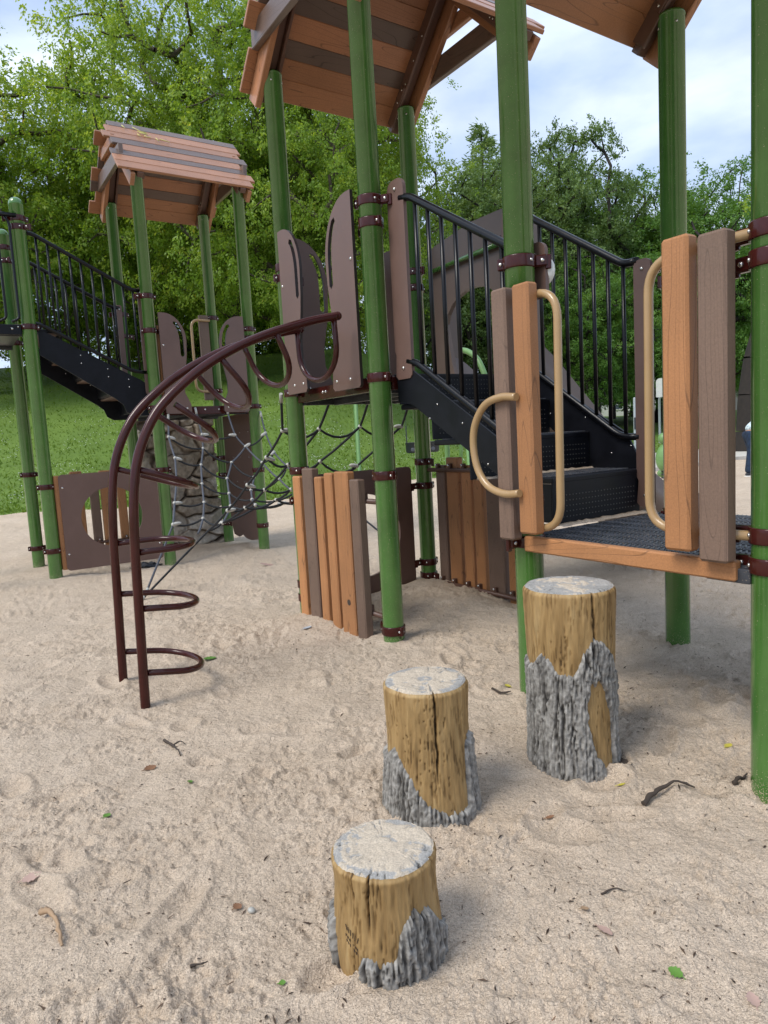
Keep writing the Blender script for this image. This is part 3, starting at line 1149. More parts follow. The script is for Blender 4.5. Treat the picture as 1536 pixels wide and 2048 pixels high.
# ------------------------------------------------------------------ low play tower at the right
lt = thing('play_tower', 'low play tower at the right edge with tan grab loops and orange fascia board', 'play tower', 1.68, .55)
post(lt, 1.14, 0, 3.245, clamps=((1.95, .75), (1.815, PI * .85), (.745, -PI / 2), (.93, PI)))
post(lt, 1.14, 1.105, 3.245, clamps=((2.045, PI), (1.95, -PI / 2), (.75, -PI / 2)))
post(lt, 2.215, 0, 3.245, clamps=((1.80, PI), (1.715, PI), (.862, PI), (.765, PI)))
post(lt, 2.215, 1.105, 3.245, clamps=((.75, PI),))
mb = MB()
mb.box((1.06, -.03, H2 - .05), (2.27, 1.14, H2 - .006), .006)
mb.box((2.02, -.055, H2 - .06), (2.17, -.03, H2 - .012), .003)
for k in range(1, 4):
    mb.box((1.1, 1.1 * k / 4 - .012, H2 - .10), (2.2, 1.1 * k / 4 + .012, H2 - .052), .003)
lo = part('deck', mb, 'deck_coat', lt)
# raised chevron tread bars moulded into the deck coating
mb = MB()
nb = 0
row = 0
vv = .02
while vv < 1.11:
    sgn = 1 if row % 2 == 0 else -1
    uu = 1.10
    while uu < 2.24:
        if (uu - 1.14) ** 2 + (vv) ** 2 > .085 ** 2 and (uu - 2.215) ** 2 + vv ** 2 > .085 ** 2:
            d = Vector((.5 * sgn, 1, 0)).normalized()
            mb.cbox((uu, vv, H2 - .004), d, Vector((-d.y, d.x, 0)), Z, .052, .0085, .008, .002)
        uu += .0215
    vv += .056
    row += 1
tag(part('tread_bars', mb, 'deck_coat', lo, fix=False), kind='stuff')
plank('fascia_board', lt, (1.655, -.052, .742), Z, Y, X, .068, .04, .95, 'wood_orange', .006)
fr_ = MB()
fr_.tube(round_path([(2.19, -.035, 1.797), (1.80, -.035, 1.797), (1.79, -.035, .858), (2.19, -.035, .858)], .11, 8), .0165, 14)
part('grab_loop', fr_, 'tan', lt)
fr_ = MB()
fr_.tube(round_path([(1.17, -.075, 1.785), (1.415, -.075, 1.785), (1.40, -.075, .822), (1.17, -.075, .822)], .12, 8), .0165, 14)
part('grab_loop', fr_, 'tan', lt)
fr_ = MB()
fr_.tube(smooth_path([(1.262, -.165, 1.374), (1.17, -.165, 1.38), (1.07, -.165, 1.355), (1.0, -.165, 1.275), (.982, -.165, 1.18), (1.005, -.165, 1.075), (1.07, -.165, 1.0), (1.17, -.165, .97), (1.262, -.165, .975)], 5), .0165, 14)
part('grab_loop', fr_, 'tan', lt)
for (uc, w, z0, z1, mt, dv) in ((1.148, .088, .765, 1.832, 'wood_grey', 0), (1.277, .094, .80, 1.828, 'wood_orange', 0), (1.958, .098, .80, 1.832, 'wood_orange', .02), (2.085, .098, .775, 1.815, 'wood_grey', .02)):
    plank('upright_plank', lt, (uc, -.115 + dv, (z0 + z1) / 2), X, Y, Z, w, .062, z1 - z0, mt, .009)
roof(lt, 1.6775, .5525, 3.245, 2)

# ------------------------------------------------------------------ left tower
tl = thing('play_tower', 'left play tower whose whole plank roof is seen, net hooked to its deck', 'play tower', -4.73, .45)
post(tl, -4.19, -.105, 4.11, clamps=((2.85, -PI / 2), (2.495, PI / 2), (1.69, PI / 2), (1.03, -PI / 2), (.2, -PI / 2)))
post(tl, -5.28, -.12, 4.11, clamps=((2.85, -PI / 2), (2.6, PI / 2), (1.69, PI / 2)))
post(tl, -5.27, .98, 4.11, clamps=((2.86, -PI / 2), (1.95, 0), (1.69, 0), (1.1, -PI / 2), (.88, 0), (.25, 0)))
post(tl, -4.18, 1.0, 4.11, clamps=((2.55, -PI / 2), (2.45, PI), (1.68, -PI / 2), (.95, PI), (.30, PI)))
deck(tl, -5.23, -4.24, -.06, .95, H3)
mb = MB()
mb.box((-4.21, -.03, H3 - .08), (-4.175, .93, H3 + .008), .004)
for a in (.12, .24, .42, .58, .74):
    bolt(mb, (-4.173, a, H3 - .03), (1, 0, 0), .011)
mb.box((-5.29, -.03, H3 - .08), (-5.26, .9, H3 + .008), .004)
part('deck_rim', mb, ['maroon', 'steel'], tl)
add_slotted(tl, -.03, .25, 1.62, 2.68, 1, 'v', -4.12, bside=1)
add_slotted(tl, .615, .915, 1.62, 2.68, -1, 'v', -4.12, bside=1)
mb = MB()
mb.tube(round_path([(-5.2, .93, 2.82), (-5.2, .69, 2.82), (-5.2, .69, 1.94), (-5.2, .93, 1.94)], .1, 6), .0165, 10)
part('grab_loop', mb, 'tan', tl)
plank('upright_plank', tl, (-5.235, .86, 2.36), Y, (-1, 0, 0), Z, .12, .05, 1.05, 'wood_grey')
plank('upright_plank', tl, (-4.235, .0, 2.13), Y, (-1, 0, 0), Z, .06, .05, .86, 'wood_orange')
mb = MB()
outl = [(-5.15, 1.62), (-5.17, .9), (-5.12, .25), (-5.06, .12), (-4.9, .10), (-4.78, .14), (-4.66, .10), (-4.5, .09), (-4.28, .12), (-4.28, 1.62)]
mb.board(outl, [], 'u', .98, .02)
for a in (-4.36, -4.62, -4.85):
    for z in (.5, .8, 1.1, 1.4):
        bolt(mb, (a + .05 * math.sin(z * 9), .978, z), (0, -1, 0), .008)
part('end_panel', mb, ['brown_panel', 'steel'], tl)
rfl = roof(tl, -4.735, .4425, 4.11, 3)
# chalk scribble on the upper planks of this roof
mb = MB()
s2 = math.sqrt(.5)
for st in (((-.08, .10), (-.06, .16)), ((.03, .10), (.10, .17), (.16, .18)), ((.06, .19), (.16, .20)), ((.08, .21), (.17, .22)), ((.05, .25), (.07, .30)), ((.12, .26), (.15, .29), (.19, .26)), ((.24, .27), (.26, .33)), ((.28, .28), (.38, .31))):
    mb.tube([Vector((-4.735 + s * s2 + .034 * s2, v, 4.79 - s * s2 + .034 * s2)) for v, s in st], .0045, 6)
part('chalk_mark', mb, 'chalk', rfl)

# ------------------------------------------------------------------ rock climbing wall under the left tower
rw = thing('climbing_wall', 'grey moulded rock climbing wall under the left tower behind the net', 'climbing wall', -5.45, .45)
nv, nz = 120, 200
vv, zz = np.meshgrid(np.linspace(-.02, .95, nv), np.linspace(-.15, 1.62, nz))
cells = np.random.RandomState(5)
cp = np.stack([cells.uniform(-.1, 1.05, 34), cells.uniform(-.2, 1.75, 34)], 1)
wx = vv + .05 * fbm(vv * 4, zz * 4, 2, 61)
wz_ = zz + .05 * fbm(vv * 4 + 9, zz * 4, 2, 62)
D = np.sqrt(((wx[..., None] - cp[:, 0]) / 1.5) ** 2 + (wz_[..., None] - cp[:, 1]) ** 2)
Ds = np.sort(D, -1)
crack = sst(0, .028, Ds[..., 1] - Ds[..., 0])
cid = np.argmin(D, -1)
off = cells.uniform(-.07, .07, 34)[cid]
bul = off * crack + .035 * fbm(vv * 5, zz * 5, 4, 63) - .05 * (1 - crack) + .10 * (1 - sst(0, .5, zz)) - .05 * np.abs(vv - .45) ** 2
uu = -5.42 + bul
V = np.stack([uu.ravel() + 5.45, vv.ravel() - .45, zz.ravel()], 1)
Vb = np.stack([np.full(uu.size, -5.62 + 5.45), vv.ravel() - .45, zz.ravel()], 1)
ii, jj = np.meshgrid(np.arange(nz - 1), np.arange(nv - 1), indexing='ij')
q = (ii * nv + jj).ravel()
F1 = np.stack([q, q + 1, q + nv + 1, q + nv], 1)
nn = nz * nv
F2 = F1[:, ::-1] + nn
sd_ = []
for i in range(nz - 1):
    for j in (0, nv - 1):
        sd_.append((i * nv + j, (i + 1) * nv + j, (i + 1) * nv + j + nn, i * nv + j + nn))
for j in range(nv - 1):
    for i in (0, nz - 1):
        sd_.append((i * nv + j, i * nv + j + 1, i * nv + j + 1 + nn, i * nv + j + nn))
me = np_mesh('rock_face', np.concatenate([V, Vb]), np.concatenate([F1, F2, np.array(sd_)]))
lv = np.clip(.70 * crack.ravel() + .25 * cells.uniform(-1, 1, 34)[cid].ravel() * .6 + .18 * fbm(vv * 9, zz * 9, 3, 64).ravel() + .1, 0, 1)
at = me.attributes.new('lv', 'FLOAT', 'POINT')
at.data.foreach_set('value', np.concatenate([lv, np.full(nn, .5)]).astype(np.float32))
link('rock_face', me, MT['rock'], rw)

# ------------------------------------------------------------------ far-left tower
tp = thing('play_tower', 'highest deck at the far left on domed green posts, without a roof', 'play tower', -4.73, -1.8)
post(tp, -4.20, -1.25, 3.70, True, clamps=((3.50, -PI / 2), (3.42, .8), (2.49, -PI / 2), (.94, PI / 2), (.30, PI / 2)))
post(tp, -5.28, -1.275, 3.70, True, clamps=((3.50, -PI / 2), (3.36, .2), (2.49, -PI / 2), (1.05, PI / 2), (.22, PI / 2)))
post(tp, -4.20, -2.35, 3.70, True, clamps=((3.50, PI / 2), (2.49, PI / 2)))
post(tp, -5.28, -2.35, 3.70, True, clamps=((3.50, PI / 2), (2.49, PI / 2)))
deck(tp, -5.23, -4.25, -2.30, -1.30, H4)
mb = MB()
mb.box((-4.215, -2.28, H4 - .085), (-4.18, -1.32, H4 + .01), .004)
bolt(mb, (-4.178, -1.40, H4 - .03), (1, 0, 0), .012)
part('deck_rim', mb, ['black_plate', 'steel'], tp)
mb = MB()
mb.tube([(-4.14, -2.32, 3.515), (-4.14, -1.8, 3.515), (-4.14, -1.27, 3.515)], .021, 12)
rl = part('railing', mb, 'black_rail', tp)
k = -1.36
while k > -2.3:
    mb = MB()
    mb.tube(round_path([(-4.15, k - .005, 3.50), (-4.15, k + .03, 3.44), (-4.15, k + .03, 2.56), (-4.15, k - .04, 2.53)], .05, 5), .012, 8)
    part('baluster', mb, 'black_rail', rl)
    k -= .11
# panels below: the board with a round window and slats behind it
mb = MB()
rc = .035
a0, a1, z0, z1 = -1.147, -.187, .085, 1.052
outl = arc(a1 - rc, z1 - rc, rc, 0, 90, 5) + arc(a0 + rc, z1 - rc, rc, 90, 180, 5) + arc(a0 + rc, z0 + rc, rc, 180, 270, 5) + arc(a1 - rc, z0 + rc, rc, 270, 360, 5)
mb.board(outl, [arc(-.668, .59, .303, 0, 352, 44)], 'v', -4.155, .02)
for a in (a0 + .03, a1 - .03):
    for z in (.25, .92):
        bolt(mb, (-4.134, a, z), (1, 0, 0), .011)
part('window_panel', mb, ['brown_panel', 'steel'], tp)
slat_panel(tp, 'v', -5.275, -1, [(-1.12, .11, .05, 1.03, 'wood_grey'), (-.97, .10, .05, 1.0, 'wood_orange'), (-.79, .13, .05, 1.05, 'wood_orange'), (-.607, .10, .05, .99, 'wood_grey'), (-.473, .125, .05, 1.04, 'wood_orange'), (-.30, .095, .05, 1.0, 'wood_orange')], 0, 1, .2, 1.05 - .16, -1.2, -.18)
plank('upright_plank', tp, (-4.19, -1.16, .57), Y, (-1, 0, 0), Z, .05, .05, .95, 'wood_orange')


# ------------------------------------------------------------------ staircases
def railing(parent, top, bot, n, f0, f1, mat='black_rail'):
    """two bent tubes with upright bars between"""
    mb = MB()
    mb.tube(round_path(top, .10, 6), .0205, 14)
    mb.tube(round_path(bot, .10, 6), .0195, 14)
    o = part('railing', mb, mat, parent)
    t0, t1 = Vector(top[1]), Vector(top[2])
    b0, b1 = Vector(bot[1]), Vector(bot[2])
    for i in range(n):
        f = f0 + (f1 - f0) * i / (n - 1)
        p = t0.lerp(t1, f)
        fb = ((p.x - b0.x) + (p.y - b0.y)) / ((b1.x - b0.x) + (b1.y - b0.y))
        q_ = b0.lerp(b1, fb)
        q_.x, q_.y = p.x, p.y
        if f > 1:
            p.z, q_.z = t1.z, b1.z
        mb = MB()
        mb.tube([q_ + Vector((0, 0, .008)), (p + q_) / 2, p - Vector((0, 0, .008))], .0115, 10)
        part('baluster', mb, mat, o)
    return o


def end_board(parent, a0, a1, z0, z1, axis, at, name='rail_board'):
    r = (a1 - a0) * .35
    pts = [(a0 + .02, z0), (a1 - .02, z0), (a1, z0 + .02)] + arc(a1 - r, z1 - r, r, 0, 90, 5) + arc(a0 + r, z1 - r, r, 90, 180, 5) + [(a0, z0 + .16), (a0 + .012, z0 + .14), (a0, z0 + .02)]
    mb = MB()
    mb.board(pts, [], axis, at, .02)
    m_ = (a0 + a1) / 2
    for z in (z1 - .05, z0 + .06):
        p = (m_, at - .002, z) if axis == 'u' else (at + .022, m_, z)
        bolt(mb, p, (0, -1, 0) if axis == 'u' else (1, 0, 0), .011)
    return part(name, mb, ['brown_panel', 'steel'], parent)


st = thing('staircase', 'black perforated steps with railings between the tall tower and the low right deck', 'staircase', .5, .55)
for v0 in (.082, 1.012):
    mb = MB()
    pts = [(.04, 1.60), (.20, 1.615), (.90, 1.19), (1.0, 1.01), (1.0, .80), (.90, .80), (.2, 1.36), (.04, 1.40)]
    if v0 < .5:
        pts = [(.06, 1.60), (.20, 1.607), (1.02, 1.12), (1.075, .97), (1.02, .93), (.86, 1.03), (.2, 1.41), (.06, 1.44)]
    mb.board(pts, [], 'u', v0, .012)
    for a in (.35, .42, .62, .8, .93):
        bolt(mb, (a, v0 - .001, 1.46 - .55 * (a - .2) - (.05 if a in (.35, .8) else -.06)), (0, -1, 0), .006)
    part('stringer', mb, ['black_plate', 'steel'], st)
tread = [(.985, .65, .995, H2 - .002), (.65, .35, 1.21, .995), (.35, .055, 1.42, 1.21), (.055, -.005, 1.60, 1.42)]
for i, (ur, ub, zt, zb) in enumerate(tread):
    va = .33 if i == 0 else .097
    mb = MB()
    mb.box((ub + .002, va, zt - .03), (ur, 1.009, zt), .006)
    mb.box((ur - .012, va + .002, zb + .002), (ur - .002, 1.007, zt - .02), .003)
    if i == 0:
        mb.box((ub + .005, va + .003, zb + .01), (ur - .013, va + .013, zt - .031), .003)
    sp = part('step', mb, 'black_plate', st)
    hb = MB()
    for r_ in range(5):
        kk = va + .05
        while kk < .97:
            hb.tube([(ur - .003, kk, zb + .035 + r_ * .027), (ur - .0005, kk, zb + .035 + r_ * .027)], .0033, 6, smooth=False)  # grey discs on the riser, coloured as light showing through its holes
            kk += .024
    tag(part('perforation_light', hb, 'grey_dot', sp, fix=False), kind='stuff')
    gb = MB()
    kk = va + .03
    while kk < .99 and i < 3:
        for q_ in range(3):
            gb.box((ub + .04 + q_ * .085, kk, zt - .001), (ub + .11 + q_ * .085, kk + .008, zt + .004), .001)
        kk += .02
    if i < 3:
        tag(part('tread_bars', gb, 'deck_coat', sp, fix=False), kind='stuff')
railing(st, [(.17, .09, 2.53), (.25, .09, 2.515), (1.06, .09, 2.025), (1.14, .09, 2.02)], [(.17, .09, 1.655), (.25, .09, 1.635), (1.02, .09, 1.165), (1.12, .09, 1.14)], 8, .055, .985)
railing(st, [(.10, 1.0, 2.60), (.18, 1.0, 2.56), (.915, 1.0, 2.085), (1.0, 1.0, 2.085)], [(.10, 1.0, 1.67), (.18, 1.0, 1.64), (.875, 1.0, 1.17), (1.0, 1.0, 1.165)], 8, .05, .99)
end_board(st, .062, .215, 1.56, 2.635, 'u', .075)
end_board(st, .0, .12, 1.56, 2.62, 'u', .99)
end_board(st, 1.10, 1.222, 1.80, 2.035, 'u', .07)
end_board(st, .982, 1.085, .79, 2.085, 'u', .985)
mb = MB()
mb.ball((1.178, .105, 1.915), .062, 18, 10, ax=(0, 1, 0), stretch=.5)
part('drum_cover', mb, 'white_plastic', st)

sp_ = thing('staircase', 'black steps with railings climbing to the highest deck at the far left', 'staircase', -4.73, -.7)
for u0 in (-4.27, -5.21):
    mb = MB()
    pts = [(-1.17, 2.46), (-1.10, 2.46), (-.20, 1.98), (-.15, 1.94), (-.15, 1.62), (-.33, 1.62), (-.40, 1.66), (-.43, 1.74), (-.5, 1.80), (-1.17, 2.235)]
    mb.board(pts, [], 'v', u0, .012)
    for a in (-.8, -.55, -.35):
        for dz in (-.06, -.14):
            bolt(mb, (u0 + .013, a, 2.46 - .533 * (a + 1.1) + dz), (1, 0, 0), .007)
    part('stringer', mb, ['black_plate', 'steel'], sp_)
for k, (va, vb, zt, zb) in enumerate(((-.24, -.48, 1.89, 1.69), (-.48, -.72, 2.09, 1.89), (-.72, -.96, 2.29, 2.09), (-.96, -1.18, 2.49, 2.29))):
    mb = MB()
    mb.box((-5.19, vb, zt - .03), (-4.275, va, zt), .004)
    mb.box((-5.19, va - .012, zb - .02), (-4.275, va - .002, zt - .02), .003)
    s_ = part('step', mb, 'black_plate', sp_)
    mb = MB()
    mb.box((-5.18, vb + .02, zt - .05), (-4.29, va - .03, zt - .032), .003)
    part('tread_backing', mb, 'wood_grey', s_)
for u0 in (-4.25, -5.2):
    railing(sp_, [(u0, -1.20, 3.40), (u0, -1.13, 3.39), (u0, -.245, 2.925), (u0, -.15, 2.915)], [(u0, -1.20, 2.54), (u0, -1.13, 2.525), (u0, -.30, 2.085), (u0, -.16, 2.07)], 10, .03, 1.02)
for u0 in (-4.26, -5.21):
    end_board(sp_, -.185, -.125, 1.70, 2.95, 'v', u0)

# ------------------------------------------------------------------ arch climber
ac = thing('arch_climber', 'maroon curved tube ladder arching from the sand up to the tall tower', 'climber', -.32, -1.43)
RP = [(-1.437, -.2), (-1.437, .014), (-1.425, .442), (-1.416, .764), (-1.40, 1.007), (-1.372, 1.174), (-1.318, 1.316), (-1.235, 1.446), (-1.1, 1.57), (-.963, 1.666), (-.795, 1.755), (-.621, 1.824), (-.439, 1.880), (-.313, 1.912), (-.199, 1.934)]
LP = list(RP)
UR, UL = -.092, -.552
for u0, PP in ((UR, RP), (UL, LP)):
    mb = MB()
    pth = smooth_path([(u0, v, z) for v, z in PP], 5)
    mb.tube(pth, .0238, 16)
    mb.ball(pth[-1], .0248, 14, 8)
    part('rail', mb, 'maroon', ac)
rung_r = [(-1.41, .147), (-1.402, .470), (-1.394, .749), (-1.357, 1.149), (-1.161, 1.46), (-.908, 1.692), (-.59, 1.838), (-.225, 1.915)]
rung_l = list(rung_r)
tips = [(-1.081, .087), (-1.079, .432), (-1.073, .748), (-1.026, 1.034), (-.903, 1.273), (-.706, 1.449), (-.476, 1.572), (-.214, 1.60)]
for (rv, rz_), (lv_, lz), (tv, tz_) in zip(rung_r, rung_l, tips):
    a = Vector((UR, rv, rz_))
    c = Vector((UL, lv_, lz))
    t = Vector(((UR + UL) / 2, tv, tz_))
    mid, half = (a + c) / 2, (a - c) / 2
    dr_ = t - mid
    pth = [a, a + dr_ * .25, a + dr_ * .45] + [mid + dr_ * (.45 + .55 * math.cos(R(s))) + half * math.sin(R(s)) for s in range(80, -81, -10)] + [c + dr_ * .45, c + dr_ * .25, c]
    mb = MB()
    mb.tube(pth, .0165, 12)
    part('rung', mb, 'maroon', ac)

# ------------------------------------------------------------------ rope net
rn = thing('rope_net', 'sagging black rope net with grey connectors between the left and tall towers', 'climbing net', -2.6, .3)
NR = {
 'R1': [(-1.17, -.072, 1.573), (-1.38, .02, 1.334), (-1.65, -.006, 1.137), (-1.95, -.058, .918), (-2.25, -.132, .70), (-2.55, -.214, .51), (-2.48, -.93, -.05)],
 'R2': [(-1.17, .333, 1.563), (-1.38, .327, 1.333), (-1.65, .173, 1.066), (-1.95, .088, .865), (-2.25, .026, .705), (-2.55, -.077, .565)],
 'R3': [(-1.17, .665, 1.544), (-1.38, .699, 1.338), (-1.65, .462, 1.075), (-1.95, .328, .847), (-2.25, .32, .746), (-2.55, .231, .658)],
 'R4': [(-1.17, 1.046, 1.52), (-1.38, 1.103, 1.323), (-1.65, .812, 1.014), (-1.95, .679, .821), (-2.25, .629, .716), (-2.55, .544, .683)],
 'A': [(-4.1, -.016, 1.60), (-3.85, -.106, 1.371), (-3.6, -.133, 1.154), (-3.35, -.212, .944), (-3.1, -.325, .742), (-2.85, -.428, .57), (-2.649, -.808, -.05)],
 'B': [(-4.13, .296, 1.661), (-3.98, .294, 1.383), (-3.85, .247, 1.233), (-3.6, .126, 1.066), (-3.35, .036, .884), (-3.1, -.044, .719), (-2.85, -.15, .593), (-2.65, -.273, .486)],
 'C': [(-4.13, .65, 1.652), (-3.98, .667, 1.361), (-3.9, .747, 1.228), (-3.75, .513, 1.066), (-3.5, .354, .911), (-3.25, .269, .772), (-3.0, .18, .668), (-2.7, -.022, .548)],
 'D': [(-4.13, 1.056, 1.602), (-3.98, 1.033, 1.368), (-3.75, 1.016, 1.149), (-3.45, 1.02, .994), (-3.1, 1.016, .824), (-2.8, 1.052, .701), (-2.5, 1.3, .5), (-2.5, 1.95, -.05)],
 'C2': [(-3.9, .747, 1.228), (-3.6, .799, 1.047), (-3.3, .846, .87), (-3.0, .874, .736)],
 'E': [(-3.5, .653, .903), (-3.25, .505, .786), (-3.0, .405, .709), (-2.75, .332, .675)],
 'V': [(-2.55, -.214, .51), (-2.55, -.077, .565), (-2.55, .231, .658), (-2.55, .544, .683), (-2.6, .9, .66), (-2.8, 1.052, .701)],
}
for k_, pts in NR.items():
    mb = MB()
    grey = k_ in ('A', 'B', 'C', 'D', 'C2', 'E')
    P = [Vector(p) for p in pts]
    pth = []
    for i in range(len(P) - 1):
        sag = .012 if (P[i] - P[i + 1]).length < .45 else .0
        for s in (0, .33, .66):
            pth.append(P[i].lerp(P[i + 1], s) - Vector((0, 0, sag * 4 * s * (1 - s))))
    pth.append(P[-1])
    mb.tube(pth, .0098, 8)
    part('rope', mb, 'rope_grey' if grey else 'rope', rn)
    if k_ in ('R1', 'R2', 'R3', 'R4', 'A', 'B', 'C', 'D'):
        mb = MB()
        d = (P[1] - P[0]).normalized()
        mb.tube([P[0] - d * .02, P[0] + d * .06], .013, 10)
        part('rope_end', mb, 'alloy', rn)
    if k_ in ('R1', 'A', 'D'):
        mb = MB()
        d = (P[-1] - P[-2]).normalized()
        e_ = P[-1] - d * .04
        mb.tube([e_ - d * .10, e_], .0135, 10)
        part('rope_end', mb, 'alloy', rn)
cross = [[NR[r_][i] for r_ in ('R1', 'R2', 'R3', 'R4')] for i in range(1, 5)]
cross += [[NR['A'][1], NR['B'][2], NR['C'][3], NR['E'][0], NR['C2'][1], NR['D'][2]],
          [NR['A'][2], NR['B'][3], NR['C'][4], NR['E'][1], NR['C2'][2], NR['D'][3]],
          [NR['A'][3], NR['B'][4], NR['C'][5], NR['E'][2], NR['C2'][3], NR['D'][4]],
          [NR['A'][4], NR['B'][5], NR['C'][6], NR['E'][3], NR['V'][3]],
          [NR['A'][5], NR['B'][6], NR['V'][1]],
          [NR['B'][1], NR['C'][1]], [NR['C'][2], NR['D'][1]]]
con = set()
for ci, row_ in enumerate(cross):
    mb = MB()
    pth = []
    P = [Vector(p) for p in row_]
    for i in range(len(P) - 1):
        sag = (.20 if ci < 2 else .12) * (P[i] - P[i + 1]).length
        for s in [j / 6 for j in range(6)]:
            pth.append(P[i].lerp(P[i + 1], s) - Vector((0, 0, sag * 4 * s * (1 - s))))
    pth.append(P[-1])
    mb.tube(pth, .0098, 8)
    part('rope', mb, 'rope' if ci < 4 else 'rope', rn)
    for j, p in enumerate(row_):
        con.add(p + ((1,) if j == 0 or j == len(row_) - 1 else (0,)))
    for j in (0, len(P) - 1):
        nb_ = P[1] if j == 0 else P[-2]
        d = (nb_ - P[j]).normalized()
        mb = MB()
        mb.ball(P[j] + d * .03, .0185, 10, 6, ax=d, stretch=2.6)
        part('rope_sleeve', mb, 'alloy', rn)
mbc = MB()
mbc.ball((0, 0, 0), .018, 10, 6)
cme = mbc.mesh('rope_connector')
cme.materials.append(MT['alloy'])
for p in con:
    o = bpy.data.objects.new('rope_connector', cme)
    col.objects.link(o)
    o.parent = rn
    o.location = Vector(p[:3]) - org(rn)

# ------------------------------------------------------------------ slide behind the tall tower
sl = thing('slide', 'brown plastic slide with an arched hood behind the tall tower', 'slide', -.55, 1.3)
mb = MB()
outl = [(-1.0, 1.55)] + arc(-.90, 2.56, .10, 180, 100, 5) + [(-.5, 2.72)] + arc(-.20, 2.60, .12, 80, 0, 5) + [(-.08, 1.55), (-.24, 1.55), (-.19, 1.75), (-.16, 2.0)]
outl += [(-.50 + .325 * math.cos(R(t)), 2.02 + .25 * math.sin(R(t))) for t in range(10, 171, 16)] + [(-.80, 1.95), (-.76, 1.75), (-.70, 1.55)]
mb.board(outl, [], 'u', 1.17, .035)
mb.board([(a, z) if False else (a, z) for a, z in [(-1.0, 1.55), (-.96, 1.55), (-.96, 2.57)] + [(-.9, 2.64), (-.5, 2.68), (-.16, 2.66), (-.12, 2.58), (-.12, 1.55), (-.08, 1.55)] + arc(-.20, 2.60, .12, 0, 80, 5) + [(-.5, 2.72)] + arc(-.90, 2.56, .10, 100, 180, 5)], [], 'u', 1.206, .22)
part('hood', mb, 'brown_slide', sl)
mb = MB()
mb.tube([(-.95, 1.14, 2.47), (-.55, 1.14, 2.48), (-.10, 1.14, 2.49)], .018, 12)
part('grab_bar', mb, 'green', sl)
mb = MB()
prof = [(1.2, 1.56), (1.45, 1.50), (1.8, 1.22), (2.3, .80), (2.8, .45), (3.1, .33), (3.45, .31)]
sec = [(-.44, .30), (-.42, .30), (-.37, .05), (-.30, 0), (0, -.01), (.30, 0), (.37, .05), (.42, .30), (.44, .30), (.40, .0), (.31, -.05), (-.31, -.05), (-.40, 0)]
vs_, F = [], []
pp = smooth_path([(0, v, z) for v, z in prof], 4)
for p in pp:
    for a, h in sec:
        vs_.append((-.53 + a, p.y, p.z + h))
ns_ = len(sec)
for i in range(len(pp) - 1):
    for j in range(ns_):
        j2 = (j + 1) % ns_
        F.append((i * ns_ + j, i * ns_ + j2, (i + 1) * ns_ + j2, (i + 1) * ns_ + j))
F += [tuple(range(ns_)), tuple((len(pp) - 1) * ns_ + j for j in range(ns_))]
mb.add(vs_, F, 0, True)
part('chute', mb, 'brown_slide', sl)
mb = MB()
mb.tube([(-.53, 3.2, -.2), (-.53, 3.2, .27)], .04, 12)
part('leg', mb, 'green', sl)
gt = thing('climbing_tube', 'pale green bent tube rising behind the slide hood', 'climber', -1.75, 2.3)
mb = MB()
mb.tube(smooth_path([(-2.15, 2.2, -.1), (-2.16, 2.2, 1.2), (-2.13, 2.2, 1.8), (-2.03, 2.2, 1.99), (-1.88, 2.2, 2.035), (-1.72, 2.2, 1.98), (-1.60, 2.2, 1.86), (-1.50, 2.2, 1.6), (-1.45, 2.2, 1.2), (-1.44, 2.2, -.1)], 6), .027, 14)
part('tube', mb, 'green_far', gt)
mb = MB()
mb.tube([(-1.93, 2.2, 2.034), (-1.87, 2.2, 2.034)], .033, 14)
part('collar', mb, 'maroon', gt)
